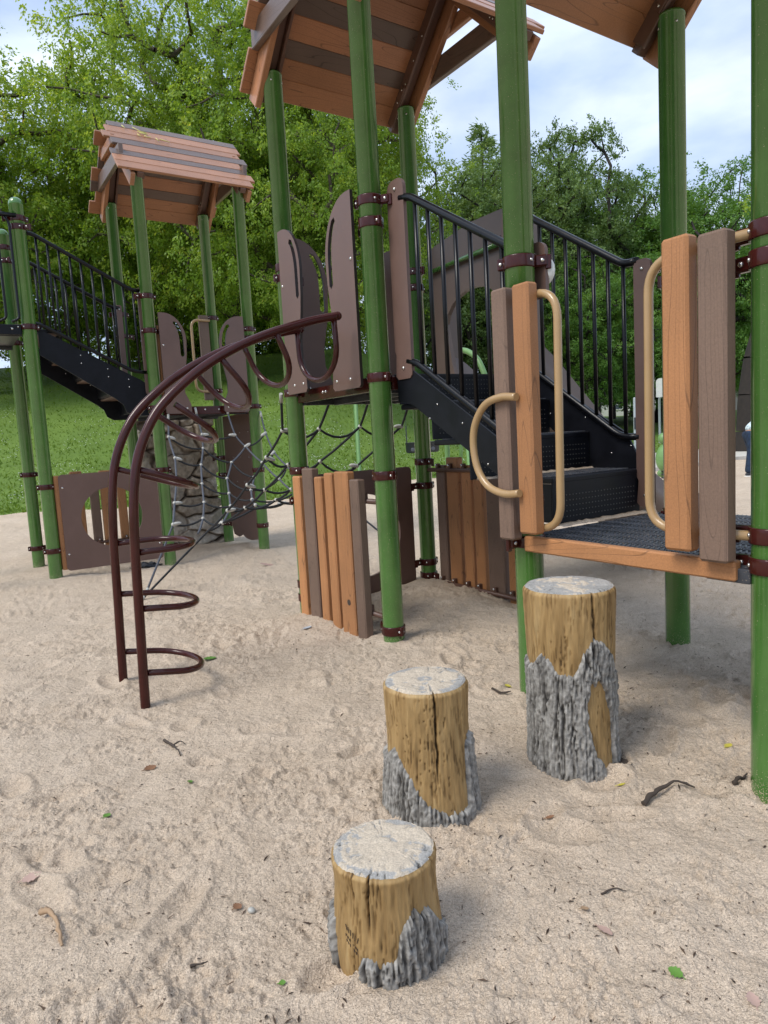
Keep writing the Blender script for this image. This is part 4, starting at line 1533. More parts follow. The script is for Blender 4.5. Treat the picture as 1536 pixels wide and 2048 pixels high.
# ------------------------------------------------------------------ log steps
def stump(cx, cy, h, rb, rtop, seed, patch, label, crack_at, sandy):
    root = bpy.data.objects.new('log_step', None)
    col.objects.link(root)
    root.location = (cx, cy, 0)
    tag(root, label, 'log step', 'stepping logs in front of the low deck')
    na, nh = 240, 150
    th = np.linspace(0, 2 * math.pi, na, endpoint=False)       # angle 0 faces the photographer's right, -90 deg faces the photographer
    z = np.linspace(-.12, h, nh)
    T, ZZ = np.meshgrid(th, z)
    s = ZZ / h
    ct, sn = np.cos(T), np.sin(T)
    rb = rb - .016
    rad0 = rb + (rtop - rb) * np.clip(s, 0, 1) + .006 * np.sin(s * 5 + seed)
    rad0 = rad0 * (1 + .018 * fbm(ct * 1.4 + seed, sn * 1.4, 2, seed) + .012 * fbm(ct * 2 + s * 1.5, sn * 2 + 4, 2, seed + 1))
    edge = sst(h - .014, h, ZZ)
    rad0 = rad0 - .007 * edge ** 2
    # fine upright checks in the wood
    g1 = pn(T * 9.55 + .35 * fbm(ZZ * 9, T * 2, 3, seed + 9), ZZ * 2.2, seed + 3) 
    g1p = pn(ct * 8 + .3 * fbm(ZZ * 9, ct * 3, 3, seed + 9), sn * 8 + ZZ * .9, seed + 3)
    chk = sst(.045, .0, np.abs(g1p)) * sst(-.2, .15, pn(ct * 4, sn * 4 + ZZ * 7, seed + 5))
    wob = .035 * fbm(ZZ * 10, ZZ * 0 + seed, 3, seed + 12)
    dth = (T - math.radians(crack_at[0]) + wob + math.pi) % (2 * math.pi) - math.pi
    big = sst(.030, .006, np.abs(dth)) * sst(crack_at[1] * h - .03, crack_at[1] * h + .05, ZZ)
    tiny = sst(.12, .3, fbm(ct * 30, sn * 30 + ZZ * 14, 2, seed + 40)) * sst(0, .25, pn(ct * 3 + 7, sn * 3 + ZZ * 8, seed + 41))
    wr = rad0 - .005 * chk - .016 * big - .002 * tiny + .0022 * fbm(ct * 14, sn * 14 + ZZ * 12, 3, seed + 7)
    lv = .68 + .24 * fbm(ct * 5, sn * 5 + ZZ * 5, 3, seed + 8) - .48 * chk - .9 * big - .35 * tiny + .12 * edge
    V = np.stack([wr * ct, wr * sn, ZZ], -1).reshape(-1, 3)
    i_, j_ = np.meshgrid(np.arange(nh - 1), np.arange(na), indexing='ij')
    q = (i_ * na + j_).ravel()
    q2 = (i_ * na + (j_ + 1) % na).ravel()
    F = np.stack([q, q2, q2 + na, q + na], 1)
    me = np_mesh('wood', V, F)
    me.attributes.new('lv', 'FLOAT', 'POINT').data.foreach_set('value', np.clip(lv, 0, 1).ravel().astype(np.float32))
    wd = link('wood', me, MT['stump_wood'], root)
    # bark left on the flanks: its height limit round the stump plus bare holes
    deg = np.degrees(T)
    lim = np.interp(((deg + 90 + 180) % 360) - 180, [p[0] for p in patch['lim']], [p[1] * h for p in patch['lim']])
    lim = lim + .014 * fbm(ct * 5, sn * 5, 3, seed + 20, .5)
    mask = sst(-.006, .016, lim - ZZ + .010 * fbm(ct * 16, sn * 16 + ZZ * 20, 2, seed + 21))
    for (d0, z0, rd, rz, tilt) in patch.get('holes', []):
        dd = (((deg + 90 + 180) % 360) - 180 - d0 - tilt * (ZZ / h - z0)) / rd
        qq = dd ** 2 + ((ZZ / h - z0) / rz) ** 2 + .25 * fbm(ct * 8, sn * 8 + ZZ * 16, 2, seed + 22)
        mask = np.minimum(mask, sst(.85, 1.1, qq))
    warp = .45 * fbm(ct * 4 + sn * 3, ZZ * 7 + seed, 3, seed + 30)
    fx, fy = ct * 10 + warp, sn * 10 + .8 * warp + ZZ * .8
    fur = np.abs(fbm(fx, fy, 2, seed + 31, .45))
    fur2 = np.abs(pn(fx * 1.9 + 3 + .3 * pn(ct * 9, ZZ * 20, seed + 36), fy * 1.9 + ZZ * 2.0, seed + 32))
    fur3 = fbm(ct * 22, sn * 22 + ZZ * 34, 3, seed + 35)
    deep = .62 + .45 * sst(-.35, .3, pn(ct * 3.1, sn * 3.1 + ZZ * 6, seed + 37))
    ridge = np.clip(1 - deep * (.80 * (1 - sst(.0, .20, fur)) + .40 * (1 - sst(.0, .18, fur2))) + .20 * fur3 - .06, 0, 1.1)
    br = rad0 + (-.012 + mask * (.0150 + .0125 * ridge + .005 * fbm(ct * 18, sn * 18 + ZZ * 26, 3, seed + 33)))
    V = np.stack([br * ct, br * sn, ZZ], -1).reshape(-1, 3)
    keep = (np.maximum.reduce([mask.ravel()[F[:, k]] for k in range(4)]) > .02)
    used = np.unique(F[keep])
    remap = -np.ones(len(V), np.int64)
    remap[used] = np.arange(len(used))
    me = np_mesh('bark', V[used], remap[F[keep]])
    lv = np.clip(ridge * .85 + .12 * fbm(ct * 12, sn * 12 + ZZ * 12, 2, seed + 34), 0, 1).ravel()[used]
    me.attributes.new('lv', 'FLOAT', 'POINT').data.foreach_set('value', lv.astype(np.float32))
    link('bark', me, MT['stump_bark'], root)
    # grey cut face dusted with sand
    nr = 50
    rr_ = np.linspace(0, 1, nr)
    RT = wr[-1]
    T2, Q = np.meshgrid(th, rr_)
    x2, y2 = Q * RT * np.cos(T2), Q * RT * np.sin(T2)
    rad_cr = sst(.07, .0, np.abs(pn(np.cos(T2) * 4 + Q * .5, np.sin(T2) * 4 + seed, seed + 50))) * sst(.3, .7, Q) * sst(-.25, .1, pn(np.cos(T2) * 2, np.sin(T2) * 2 + Q * 2, seed + 51))
    dz = .004 * fbm(x2 * 14, y2 * 14, 3, seed + 52) - .006 * rad_cr - .008 * sst(.93, 1, Q) ** 2
    hz = np.where(Q > .999, ZZ[-1][None, :] * 0 + h, h + dz + .003)
    dust = sandy + .55 * fbm(x2 * 11, y2 * 11, 4, seed + 53) - .35 * sst(.6, .98, Q) + .16 * pn(x2 * 60, y2 * 60, seed + 54) + .10 * np.sin(Q * 34 + 2 * pn(x2 * 9, y2 * 9, seed + 55)) * (1 - sandy)
    lv = np.clip(np.where(dust > .12, .62 + .3 * np.clip(dust, 0, 1), .42 + .3 * dust) - .5 * rad_cr, 0, 1)
    hz = hz + .004 * sst(.05, .4, dust) * (Q < .999)
    i_, j_ = np.meshgrid(np.arange(nr - 1), np.arange(na), indexing='ij')
    q = (i_ * na + j_).ravel()
    q2 = (i_ * na + (j_ + 1) % na).ravel()
    me = np_mesh('cut_face', np.stack([x2, y2, hz], -1).reshape(-1, 3), np.stack([q, q2, q2 + na, q + na], 1))
    me.attributes.new('lv', 'FLOAT', 'POINT').data.foreach_set('value', lv.ravel().astype(np.float32))
    link('cut_face', me, MT['stump_top'], root)
    return root, wd


# patch angles: 0 = towards the camera, negative = its left, positive = its right
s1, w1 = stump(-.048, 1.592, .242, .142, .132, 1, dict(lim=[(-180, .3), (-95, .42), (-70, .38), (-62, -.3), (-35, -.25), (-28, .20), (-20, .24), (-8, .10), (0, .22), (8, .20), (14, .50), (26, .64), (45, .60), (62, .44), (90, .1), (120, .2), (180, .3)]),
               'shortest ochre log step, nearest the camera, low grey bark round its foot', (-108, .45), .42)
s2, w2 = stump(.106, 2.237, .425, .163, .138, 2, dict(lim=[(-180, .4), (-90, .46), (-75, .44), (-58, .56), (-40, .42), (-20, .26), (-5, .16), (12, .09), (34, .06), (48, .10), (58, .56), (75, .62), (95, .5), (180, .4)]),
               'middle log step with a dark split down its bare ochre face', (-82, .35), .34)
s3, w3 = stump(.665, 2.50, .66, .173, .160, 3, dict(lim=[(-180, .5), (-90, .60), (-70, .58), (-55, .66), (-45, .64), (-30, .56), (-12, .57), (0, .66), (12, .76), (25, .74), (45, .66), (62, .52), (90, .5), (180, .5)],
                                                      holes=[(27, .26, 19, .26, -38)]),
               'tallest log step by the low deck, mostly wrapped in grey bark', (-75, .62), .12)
# maker's mark cut into the shortest log: a fan of rays over two lines of worn strokes
mk = MB()
rr = random.Random(3)


def on_log(a, z):
    t = math.radians(-90 + a)
    r_ = .1285 + .002
    return Vector((r_ * math.cos(t), r_ * math.sin(t), z))


for k in range(6):
    a = -46 + k * 2.6
    mk.tube([on_log(a, .098 - k * .004), on_log(a - 1.6 + k * .7, .112 - k * .004)], .0010, 5)
for line in range(2):
    for k in range(7):
        a = -48 + k * 2.5 + line * .8
        z = .088 - line * .013 - k * .004
        mk.tube([on_log(a, z), on_log(a + rr.uniform(-.3, .9), z - .006)], .0011, 5)
        mk.tube([on_log(a + .3, z - .002), on_log(a + 1.2, z - rr.uniform(.001, .005))], .0009, 5)
ob = link('maker_mark', mk.mesh('maker_mark'), MT['engrave'], w1)

# ------------------------------------------------------------------ drifts of sand on the deck and steps
mb = MB()
for (u0, v0, v1, z0, wd) in ((1.0, .34, 1.02, H2 - .006, .05), (.67, .12, 1.0, .995, .022)):
    n = 26
    vs_, F = [], []
    for i in range(n + 1):
        v = v0 + (v1 - v0) * i / n
        w = wd * (.6 + .5 * rnd.random())
        h = .014 * (.6 + .6 * rnd.random())
        vs_ += [(u0 - .004, v, z0), (u0 - .003, v, z0 + h), (u0 + w * .4, v, z0 + h * .6), (u0 + w, v, z0 + .001)]
    for i in range(n):
        for j in range(3):
            a = i * 4 + j
            F.append((a, a + 1, a + 5, a + 4))
    mb.add(vs_, F, 0, True)
dr = thing('sand_drift', 'thin sand swept against the bottom black step on the low deck', 'sand', 1.0, .6, .76)
part('sand_ridge', mb, 'sand', dr)

# ------------------------------------------------------------------ litter on the sand
def leaf_thing(x, y, ln, wd, yaw, mat, label, name='fallen_leaf', curl=.3, cat='leaf'):
    vs_, F = [], []
    n = 8
    for i in range(n + 1):
        t = i / n
        w = wd * math.sin(math.pi * min(1, t * .92 + .06)) ** .8
        jag = 1 + (.25 if i % 2 else -.12)
        zc = curl * ln * (t - .5) ** 2
        vs_ += [(ln * (t - .5), -w * jag, zc + .25 * w), (ln * (t - .5), 0, zc), (ln * (t - .5), w * jag, zc + .35 * w)]
    for i in range(n):
        for j in range(2):
            a = i * 3 + j
            F.append((a, a + 1, a + 4, a + 3))
    m_ = MB()
    m_.add(vs_, F, 0, True)
    m_.tube([(-ln * .5, 0, curl * ln * .25), (-ln * .75, wd * .2, curl * ln * .15)], .0012, 5)
    o = link(name, m_.mesh(name), MT[mat])
    o.location = (x, y, sz(x, y) + .004)
    o.rotation_euler = (rnd.uniform(-.2, .2), rnd.uniform(-.2, .2), yaw)
    return tag(o, label, cat, 'litter on the sand')


def stick_thing(pts, r, mat, label, name='twig', cat='twig'):
    m_ = MB()
    P = [Vector((x, y, sz(x, y) + r * .6 + dz)) for x, y, dz in pts]
    P = smooth_path(P, 4)
    P = [p + Vector((rnd.uniform(-1, 1), rnd.uniform(-1, 1), rnd.uniform(-.5, .5))) * r * .35 for p in P]
    rs = [r * (1 - .6 * i / (len(P) - 1)) * rnd.uniform(.7, 1.25) for i in range(len(P))]
    c = P[0].copy()
    m_.tube([p - c for p in P], rs, 7)
    o = link(name, m_.mesh(name), MT[mat])
    o.location = c
    return tag(o, label, cat, 'litter on the sand')


leaf_thing(-1.081, 3.988, .075, .028, .4, 'leaf_green', 'green leaf lying on the sand behind the arch climber foot')
leaf_thing(-.984, 2.621, .05, .016, .9, 'leaf_brown', 'curled brown leaf just below the forked dark twig')
leaf_thing(-1.002, 2.236, .028, .012, 1.2, 'leaf_green', 'small green leaf scrap on the open sand at the left')
leaf_thing(-1.097, 1.915, .055, .018, .3, 'leaf_pink', 'pinkish dry leaf near the left edge of the sand')
leaf_thing(-.778, 2.451, .026, .010, 2.2, 'leaf_green', 'tiny green leaf right of the forked dark twig')
leaf_thing(-.457, 1.747, .026, .012, 1.0, 'leaf_brown', 'small rust brown leaf beside the white pebble')
leaf_thing(-.296, 1.472, .016, .008, .2, 'leaf_green', 'round green leaf left of the shortest log step')
leaf_thing(.828, 2.404, .075, .016, 1.9, 'twig', 'dark dry seed pod at the right foot of the tallest log', 'seed_pod', .5, 'seed pod')
leaf_thing(.769, 2.272, .032, .007, .1, 'leaf_yellow', 'narrow yellow leaf below the dark pod by the tallest log')
leaf_thing(1.242, 2.474, .035, .013, .5, 'leaf_yellow', 'yellow leaf on the shaded sand near the right post')
leaf_thing(.54, 3.178, .032, .012, 2.6, 'leaf_yellow', 'yellow leaf left of the tallest log, beside a dark twig')
leaf_thing(.603, 1.446, .032, .013, 2.4, 'leaf_green', 'crumpled green leaf on the sand at the lower right')
leaf_thing(.489, 1.589, .045, .011, -1.0, 'leaf_pink', 'pale pink bark chip right of the shortest log', 'bark_chip', .05, 'bark chip')
leaf_thing(.46, 1.659, .022, .010, .3, 'stick_pale', 'small tan leaf above the pale pink bark chip')
leaf_thing(.73, 1.353, .035, .013, 1.5, 'leaf_pink', 'peach coloured dry leaf in the bottom right corner')
leaf_thing(-.548, 4.446, .07, .02, .8, 'grey_metal', 'blue grey withered leaf by the slats of the tall tower')
leaf_thing(.479, 2.104, .03, .008, .2, 'leaf_brown', 'thin brown leaf between the middle and tallest logs')
leaf_thing(-1.233, 7.038, .16, .03, .1, 'leaf_pink', 'faded pink scrap on the sand in front of the left tower')
stick_thing([(-1.003, 2.862, 0), (-.95, 2.80, .008), (-.915, 2.745, .012), (-.885, 2.705, 0)], .006, 'twig', 'forked dark twig on the open sand at the left')
stick_thing([(-.968, 1.711, .012), (-.94, 1.70, .014), (-.905, 1.668, .01), (-.875, 1.62, .004), (-.859, 1.596, -.004)], .0085, 'stick_pale', 'bent pale stick on the sand at the lower left', 'stick', 'stick')
stick_thing([(-.853, 1.822, 0), (-.82, 1.852, .002), (-.793, 1.879, 0)], .0022, 'twig', 'thin straight twig above the bent pale stick')
stick_thing([(-.523, 1.526, .002), (-.505, 1.533, .005), (-.487, 1.542, .002)], .004, 'twig', 'short black twig below the white pebble')
stick_thing([(.791, 2.126, .0), (.83, 2.165, .012), (.893, 2.207, .018), (.94, 2.215, .014), (.991, 2.206, .004)], .009, 'twig', 'curved dark bark strip on the sand below the right post', 'bark_strip', 'bark strip')
stick_thing([(1.122, 2.198, .004), (1.15, 2.225, .012), (1.175, 2.245, .008), (1.2, 2.264, .004)], .008, 'twig', 'black withered pod against the foot of the right post', 'seed_pod', 'seed pod')
stick_thing([(.456, 3.114, .004), (.5, 3.09, .006), (.538, 3.077, .012)], .007, 'twig', 'dark twig under the yellow leaf left of the tallest log')
stick_thing([(.52, 1.712, .0), (.56, 1.73, .003), (.585, 1.71, .003)], .0028, 'twig', 'fine forked twig above the pink bark chip')
stick_thing([(.246, 1.325, .0), (.28, 1.345, .004), (.307, 1.36, .0)], .0026, 'leaf_brown', 'reddish straw at the bottom right of the sand', 'straw', 'straw')
m_ = MB()
m_.ball((0, 0, .006), .011, 10, 6, ax=(.3, .2, 1), stretch=.7)
o_ = link('pebble', m_.mesh('pebble'), MT['alloy'])
o_.location = (-.414, 1.724, sz(-.414, 1.724))
tag(o_, 'whitish pebble on the sand left of the shortest log', 'pebble', 'litter on the sand')
stick_thing([(-.95, 2.80, .008), (-.915, 2.80, .012), (-.89, 2.79, .004)], .004, 'twig', 'side shoot of the forked twig on the open sand at the left')
m_ = MB()
rb_ = random.Random(6)
n = 9
vs_, F = [], []
for i in range(n):
    for j in range(n):
        x, y = (i / (n - 1) - .5) * .30, (j / (n - 1) - .5) * .20
        vs_.append((x + rb_.uniform(-.015, .015), y + rb_.uniform(-.015, .015), rb_.uniform(.0, .06) * max(0, 1 - 9 * (x * x + 2 * y * y) / .25) + .004))
for i in range(n - 1):
    for j in range(n - 1):
        F.append((i * n + j, (i + 1) * n + j, (i + 1) * n + j + 1, i * n + j + 1))
m_.add(vs_, F)
o_ = link('cloth_scrap', m_.mesh('cloth_scrap'), MT['swing_black'])
o_.location = (-2.62, 7.42, sz(-2.62, 7.42) + .004)
tag(o_, 'crumpled black scrap on the sand by the window board of the far left tower', 'scrap')
# countless dark crumbs of bark and mulch
rs_ = np.random.RandomState(9)
VV, FF, LV = [], [], []
cnt = 9500
dist = 1.0 + 9.5 * rs_.rand(cnt) ** 1.35
aa = rs_.uniform(-.72, .72, cnt)
px_, py_ = dist * np.sin(aa), dist * np.cos(aa)
dens = fbm(px_ * 1.3, py_ * 1.3, 3, 71)
kp = dens + rs_.uniform(-.5, .5, cnt) > -.12
px_, py_ = px_[kp], py_[kp]
pz_ = sand_z(px_, py_)
for x, y, z in zip(px_, py_, pz_):
    ln = .0026 + .020 * rs_.rand() ** 6
    wd = .0011 + .0026 * rs_.rand() ** 2
    t = rs_.uniform(0, 6.28)
    c, s = math.cos(t), math.sin(t)
    dz = rs_.uniform(-.3, .3) * ln
    b0 = len(VV)
    VV += [(x - c * ln, y - s * ln, z + .001 - dz), (x - s * wd, y + c * wd, z + .004), (x + c * ln, y + s * ln, z + .001 + dz), (x + s * wd, y - c * wd, z + .003)]
    FF.append((b0, b0 + 1, b0 + 2, b0 + 3))
    LV += [rs_.rand()] * 4
me = np_mesh('bark_crumbs', VV, FF, False)
me.attributes.new('lv', 'FLOAT', 'POINT').data.foreach_set('value', np.array(LV, np.float32))
tag(link('bark_crumbs', me, MT['litter']), 'tiny dark bark crumbs scattered over the sand', 'litter', kind='stuff')

# ------------------------------------------------------------------ trees
def make_tree(seed, trunk_h, cz, rx, rz, nclump, nleaf, lsz, droop, spread, tr, low=-.75, trunk_lean=(0, 0)):
    rs = np.random.RandomState(seed)
    C = []
    while len(C) < nclump:
        p = rs.normal(size=3)
        p /= np.linalg.norm(p)
        p *= rs.rand() ** .42
        if p[2] < low:
            continue
        C.append(p)
    C = np.array(C)
    lump = 1 + .22 * np.array([pn(np.array([p[0] * 2 + seed]), np.array([p[1] * 2 + p[2] * 3]), seed)[0] for p in C])
    C = C * lump[:, None] * np.array([rx, rx, rz]) + np.array([trunk_lean[0], trunk_lean[1], cz])
    # limbs: join every clump to the nearest node already grown
    nodes = [np.array([trunk_lean[0] * t ** 3, trunk_lean[1] * t ** 3, t * (cz + rz * .35)]) for t in np.linspace(0, 1, 9)]
    par = [-1] + list(range(8))
    order = np.argsort(np.linalg.norm((C - nodes[5]) / np.array([1, 1, 1.2]), axis=1))
    for ci in order:
        c = C[ci]
        Nn = np.array(nodes)
        dd = np.linalg.norm(Nn - c, axis=1) + .35 * np.maximum(0, Nn[:, 2] - c[2])
        dd[:3] += 50
        k = int(np.argmin(dd))
        mid = (nodes[k] + c) / 2 + rs.normal(size=3) * .06 * np.linalg.norm(c - nodes[k])
        nodes.append(mid)
        par.append(k)
        nodes.append(c)
        par.append(len(nodes) - 2)
    cnt = np.ones(len(nodes))
    for i in range(len(nodes) - 1, 0, -1):
        cnt[par[i]] += cnt[i]
    rad_ = tr * (cnt / cnt[0]) ** .42
    mb = MB()
    for i in range(1, len(nodes)):
        if rad_[i] < .012:
            continue
        r0 = rad_[par[i]] if i < 9 else min(rad_[par[i]], rad_[i] * 1.5)
        sg = 14 if i < 9 else (7 if rad_[i] > .05 else 4)
        f0 = 1.5 if i == 1 else 1.0
        mb.tube([nodes[par[i]], nodes[i]], [r0 * f0, rad_[i]], sg, caps=False)
    trunk = mb.mesh('trunk')
    # leaves
    ns, nl = nleaf
    SC = np.repeat(C, ns, 0) + rs.normal(size=(nclump * ns, 3)) * np.array([spread, spread, spread * .6])
    n = nclump * ns * nl
    cid = np.repeat(np.arange(nclump), ns * nl)
    sid = np.repeat(np.arange(nclump * ns), nl)
    tt = rs.rand(n)
    sdir = rs.normal(size=(nclump * ns, 3)) * np.array([1, 1, .4])
    sdir /= np.linalg.norm(sdir, axis=1)[:, None]
    P = SC[sid] + sdir[sid] * (tt * .42)[:, None] + np.array([0, 0, -1]) * (droop * .42 * tt * tt)[:, None] + rs.normal(size=(n, 3)) * .085
    out = C[cid] - np.array([trunk_lean[0], trunk_lean[1], cz])
    out /= (np.linalg.norm(out, axis=1)[:, None] + 1e-6)
    d = rs.normal(size=(n, 3)) * .55 + sdir[sid] * .6 + out * .2 + np.array([0, 0, -droop])
    d /= np.linalg.norm(d, axis=1)[:, None]
    nr = rs.normal(size=(n, 3)) * .6 + np.array([0, 0, .9]) + out * .5
    w = np.cross(d, nr)
    w /= (np.linalg.norm(w, axis=1)[:, None] + 1e-6)
    sc = (lsz * rs.uniform(.6, 1.35, n))[:, None]
    V = np.empty((n, 4, 3))
    V[:, 0] = P
    V[:, 1] = P + d * sc * .5 + w * sc * .27
    V[:, 2] = P + d * sc
    V[:, 3] = P + d * sc * .5 - w * sc * .27
    F = np.arange(n * 4).reshape(n, 4)
    me = np_mesh('crown', V.reshape(-1, 3), F, False)
    cl = rs.rand(nclump)
    sv_ = rs.rand(nclump * ns)
    lv = np.clip(.30 * cl[cid] + .35 * sv_[sid] + .30 * rs.rand(n) + .12 * (rs.rand(n) < .1), 0, 1)
    me.attributes.new('lv', 'FLOAT', 'POINT').data.foreach_set('value', np.repeat(lv, 4).astype(np.float32))
    return trunk, me


_first = {}


def tree(proto, x, y, label, rot=0, sc=1.0, leaf='leaf_bright', bark='bark', group='trees around the playground', zoff=-.2, name='tree', scz=None):
    tk, cr_ = proto
    root = bpy.data.objects.new(name, None)
    col.objects.link(root)
    root.location = (x, y, tz(x, y) + zoff)
    root.rotation_euler = (0, 0, rot)
    root.scale = (sc, sc, scz or sc)
    tag(root, label, 'tree', group)
    for nm, me, mt in (('trunk', tk, bark), ('crown', cr_, leaf)):
        if len(me.materials) == 0:
            me.materials.append(MT[mt])
        o = bpy.data.objects.new(nm, me)
        col.objects.link(o)
        o.material_slots[0].link = 'OBJECT'
        o.material_slots[0].material = MT[mt]
        o.parent = root
    return root


ELM = make_tree(21, 5, 8.2, 6.6, 7.2, 290, (18, 38), .118, .8, .56, .40, -.80)
MAPLE = make_tree(22, 4, 7.0, 5.6, 6.4, 240, (16, 36), .125, .5, .52, .36, -.80)
OAK = make_tree(23, 5, 9.5, 8.6, 6.2, 400, (15, 27), .165, .15, .46, .62, -.78)
BUSHY = make_tree(24, 3, 6.0, 5.0, 5.6, 200, (14, 36), .125, .35, .5, .28, -.85)
LEAN = make_tree(25, 4, 8.5, 4.2, 4.6, 120, (11, 26), .14, .5, .5, .42, -.9, (5.2, 0))
tree(ELM, -6.2, 33, 'huge bright green tree filling the sky above the left tower', .3, 1.22)
tree(MAPLE, -18.4, 32, 'leafy green tree at the left edge above the highest deck', 1.1, 1.22)
tree(ELM, -2.6, 30.5, 'bright green tree with drooping twigs seen behind the tall tower', 2.4, .92)
tree(BUSHY, -15.6, 37, 'green tree with a grey trunk on the slope behind the far left steps', .5, 1.2, zoff=-1.0)
tree(MAPLE, -13.6, 47, 'green tree far up the slope behind the left tower roof', 3.0, 1.3, zoff=-3.2)
tree(MAPLE, -27, 38, 'green tree beyond the left edge of the slope', 4.0, 1.15)
tree(BUSHY, -4.5, 44, 'green tree high on the slope behind the drooping one', 5.0, 1.4, zoff=-2.2)
tree(OAK, 13.2, 52, 'broad gnarled oak with open crown and dark limbs at right centre', .6, 1.05, 'leaf_oak', 'bark_dark', scz=1.32)
tree(BUSHY, 5.2, 48, 'rounded grey green tree left of the gnarled oak', 2.0, 1.4, 'leaf_oak', 'bark_dark')
tree(BUSHY, 13.2, 42, 'fresh green maple with a dark trunk seen through the right stair rail', 1.0, .85, 'leaf_mid', 'bark_dark', zoff=.6)
tree(MAPLE, 22.3, 46, 'tall dark green tree at the right between the posts', .2, 1.22, 'leaf_mid', 'bark_dark')
tree(LEAN, 13.3, 25, 'near tree with a thick dark leaning trunk at the right edge', 0, 1.0, 'leaf_bright', 'bark_dark')
tree(OAK, 12.5, 70, 'dark tree far behind the gnarled oak', 2.2, 1.1, 'leaf_dark', 'bark_dark')
tree(OAK, 25.5, 68, 'dark tree far behind the fresh green maple', 4.2, 1.15, 'leaf_dark', 'bark_dark')
tree(MAPLE, 31, 62, 'mid green tree beyond the basketball hoop', 1.2, 1.1, 'leaf_mid', 'bark_dark')
tree(BUSHY, -9.6, 45, 'green tree filling the gap below the huge bright one', 2.9, 1.35, zoff=-2.2)
tree(BUSHY, 20.8, 51, 'full dark green tree behind the right rear post', 0.9, 1.55, 'leaf_mid', 'bark_dark')
tree(BUSHY, 16.2, 55, 'leafy grey green tree below the crown of the gnarled oak', 3.3, 1.45, 'leaf_oak', 'bark_dark')
tree(BUSHY, 10.6, 50, 'leafy grey green tree left of the oak trunk', 5.1, 1.35, 'leaf_oak', 'bark_dark')

# conifer: whorled drooping boughs
def make_conifer(seed, h, rb):
    rs = np.random.RandomState(seed)
    mb = MB()
    mb.tube([(0, 0, 0), (0, 0, h * .5), (0, 0, h)], [.3, .16, .02], 10)
    tk = mb.mesh('trunk')
    P, Dv = [], []
    for k in range(95):
        z = h * (.12 + .88 * (k / 95) ** .9)
        rr_ = rb * (1 - z / h) ** .8 * rs.uniform(.7, 1.15) + .15
        a = rs.uniform(0, 6.283)
        n = int(60 + 130 * rr_ / rb)
        t = rs.rand(n) ** .7
        d = np.array([math.cos(a), math.sin(a), 0])
        p = d * (t * rr_)[:, None] + np.array([0, 0, z]) + np.array([0, 0, -1]) * (.35 * t * t * rr_ * .5)[:, None] + rs.normal(size=(n, 3)) * np.array([.16, .16, .10])
        P.append(p)
        Dv.append(np.repeat(d[None], n, 0) + rs.normal(size=(n, 3)) * .5)
    P, d = np.concatenate(P), np.concatenate(Dv)
    n = len(P)
    d /= np.linalg.norm(d, axis=1)[:, None]
    w = np.cross(d, rs.normal(size=(n, 3)))
    w /= np.linalg.norm(w, axis=1)[:, None]
    V = np.stack([P, P + d * .12 + w * .03, P + d * .28, P + d * .12 - w * .03], 1)
    me = np_mesh('crown', V.reshape(-1, 3), np.arange(n * 4).reshape(n, 4), False)
    me.attributes.new('lv', 'FLOAT', 'POINT').data.foreach_set('value', np.repeat(rs.rand(n), 4).astype(np.float32))
    return tk, me


CON = make_conifer(31, 14, 3.2)
tree(CON, 9.8, 60, 'pointed dark conifer rising left of the gnarled oak', .4, 1.72, 'leaf_oak', 'bark_dark', name='conifer_tree')
tree(CON, 21.5, 64, 'dark conifer behind the maple at right', 1.9, 1.15, 'leaf_oak', 'bark_dark', name='conifer_tree')

# ------------------------------------------------------------------ grass blades and clover heads
rs_ = np.random.RandomState(14)
n = 52000
gy_ = 14.5 + 24 * rs_.rand(n) ** 1.7
ga = rs_.uniform(-.62, .50, n)
gx_ = gy_ * np.tan(ga)
d_ = edge_d(gx_, gy_)
ok = (d_ > -.15) & ~((gx_ > 3.5) & (gy_ < 31) & (gx_ * .9 + 15 > gy_))
gx_, gy_ = gx_[ok], gy_[ok]
gz_ = terr_z(gx_, gy_)
n = len(gx_)
h_ = rs_.uniform(.035, .10, n)
t_ = rs_.uniform(0, 6.283, n)
w_ = .022 * rs_.uniform(.6, 1.6, n)
lx, ly = rs_.normal(size=n) * .05, rs_.normal(size=n) * .05
V = np.empty((n, 3, 3))
V[:, 0] = np.stack([gx_ - np.cos(t_) * w_, gy_ - np.sin(t_) * w_, gz_ - .01], 1)
V[:, 1] = np.stack([gx_ + np.cos(t_) * w_, gy_ + np.sin(t_) * w_, gz_ - .01], 1)
V[:, 2] = np.stack([gx_ + lx, gy_ + ly, gz_ + h_], 1)
me = np_mesh('grass_blades', V.reshape(-1, 3), np.arange(n * 3).reshape(n, 3), False)
me.attributes.new('lv', 'FLOAT', 'POINT').data.foreach_set('value', np.repeat(rs_.rand(n), 3).astype(np.float32))
tag(link('grass_blades', me, MT['grass_blade']), 'short green lawn grass on the slope behind the sand', 'grass', kind='stuff')
n = 4200
cy_ = 15.5 + 14 * rs_.rand(n) ** 1.3
cx_ = cy_ * np.tan(rs_.uniform(-.5, .25, n))
ok = (fbm(cx_ * .35, cy_ * .35, 3, 81) > .12) & (edge_d(cx_, cy_) > .3)
cx_, cy_ = cx_[ok], cy_[ok]
cz_ = terr_z(cx_, cy_) + .07
n = len(cx_)
r_ = .012
base = np.array([(1, 0, 0), (0, 1, 0), (-1, 0, 0), (0, -1, 0), (0, 0, 1), (0, 0, -1)]) * r_
tri = np.array([(0, 1, 4), (1, 2, 4), (2, 3, 4), (3, 0, 4), (1, 0, 5), (2, 1, 5), (3, 2, 5), (0, 3, 5)])
V = (np.stack([cx_, cy_, cz_], 1)[:, None] + base[None]).reshape(-1, 3)
F = (np.arange(n)[:, None, None] * 6 + tri[None]).reshape(-1, 3)
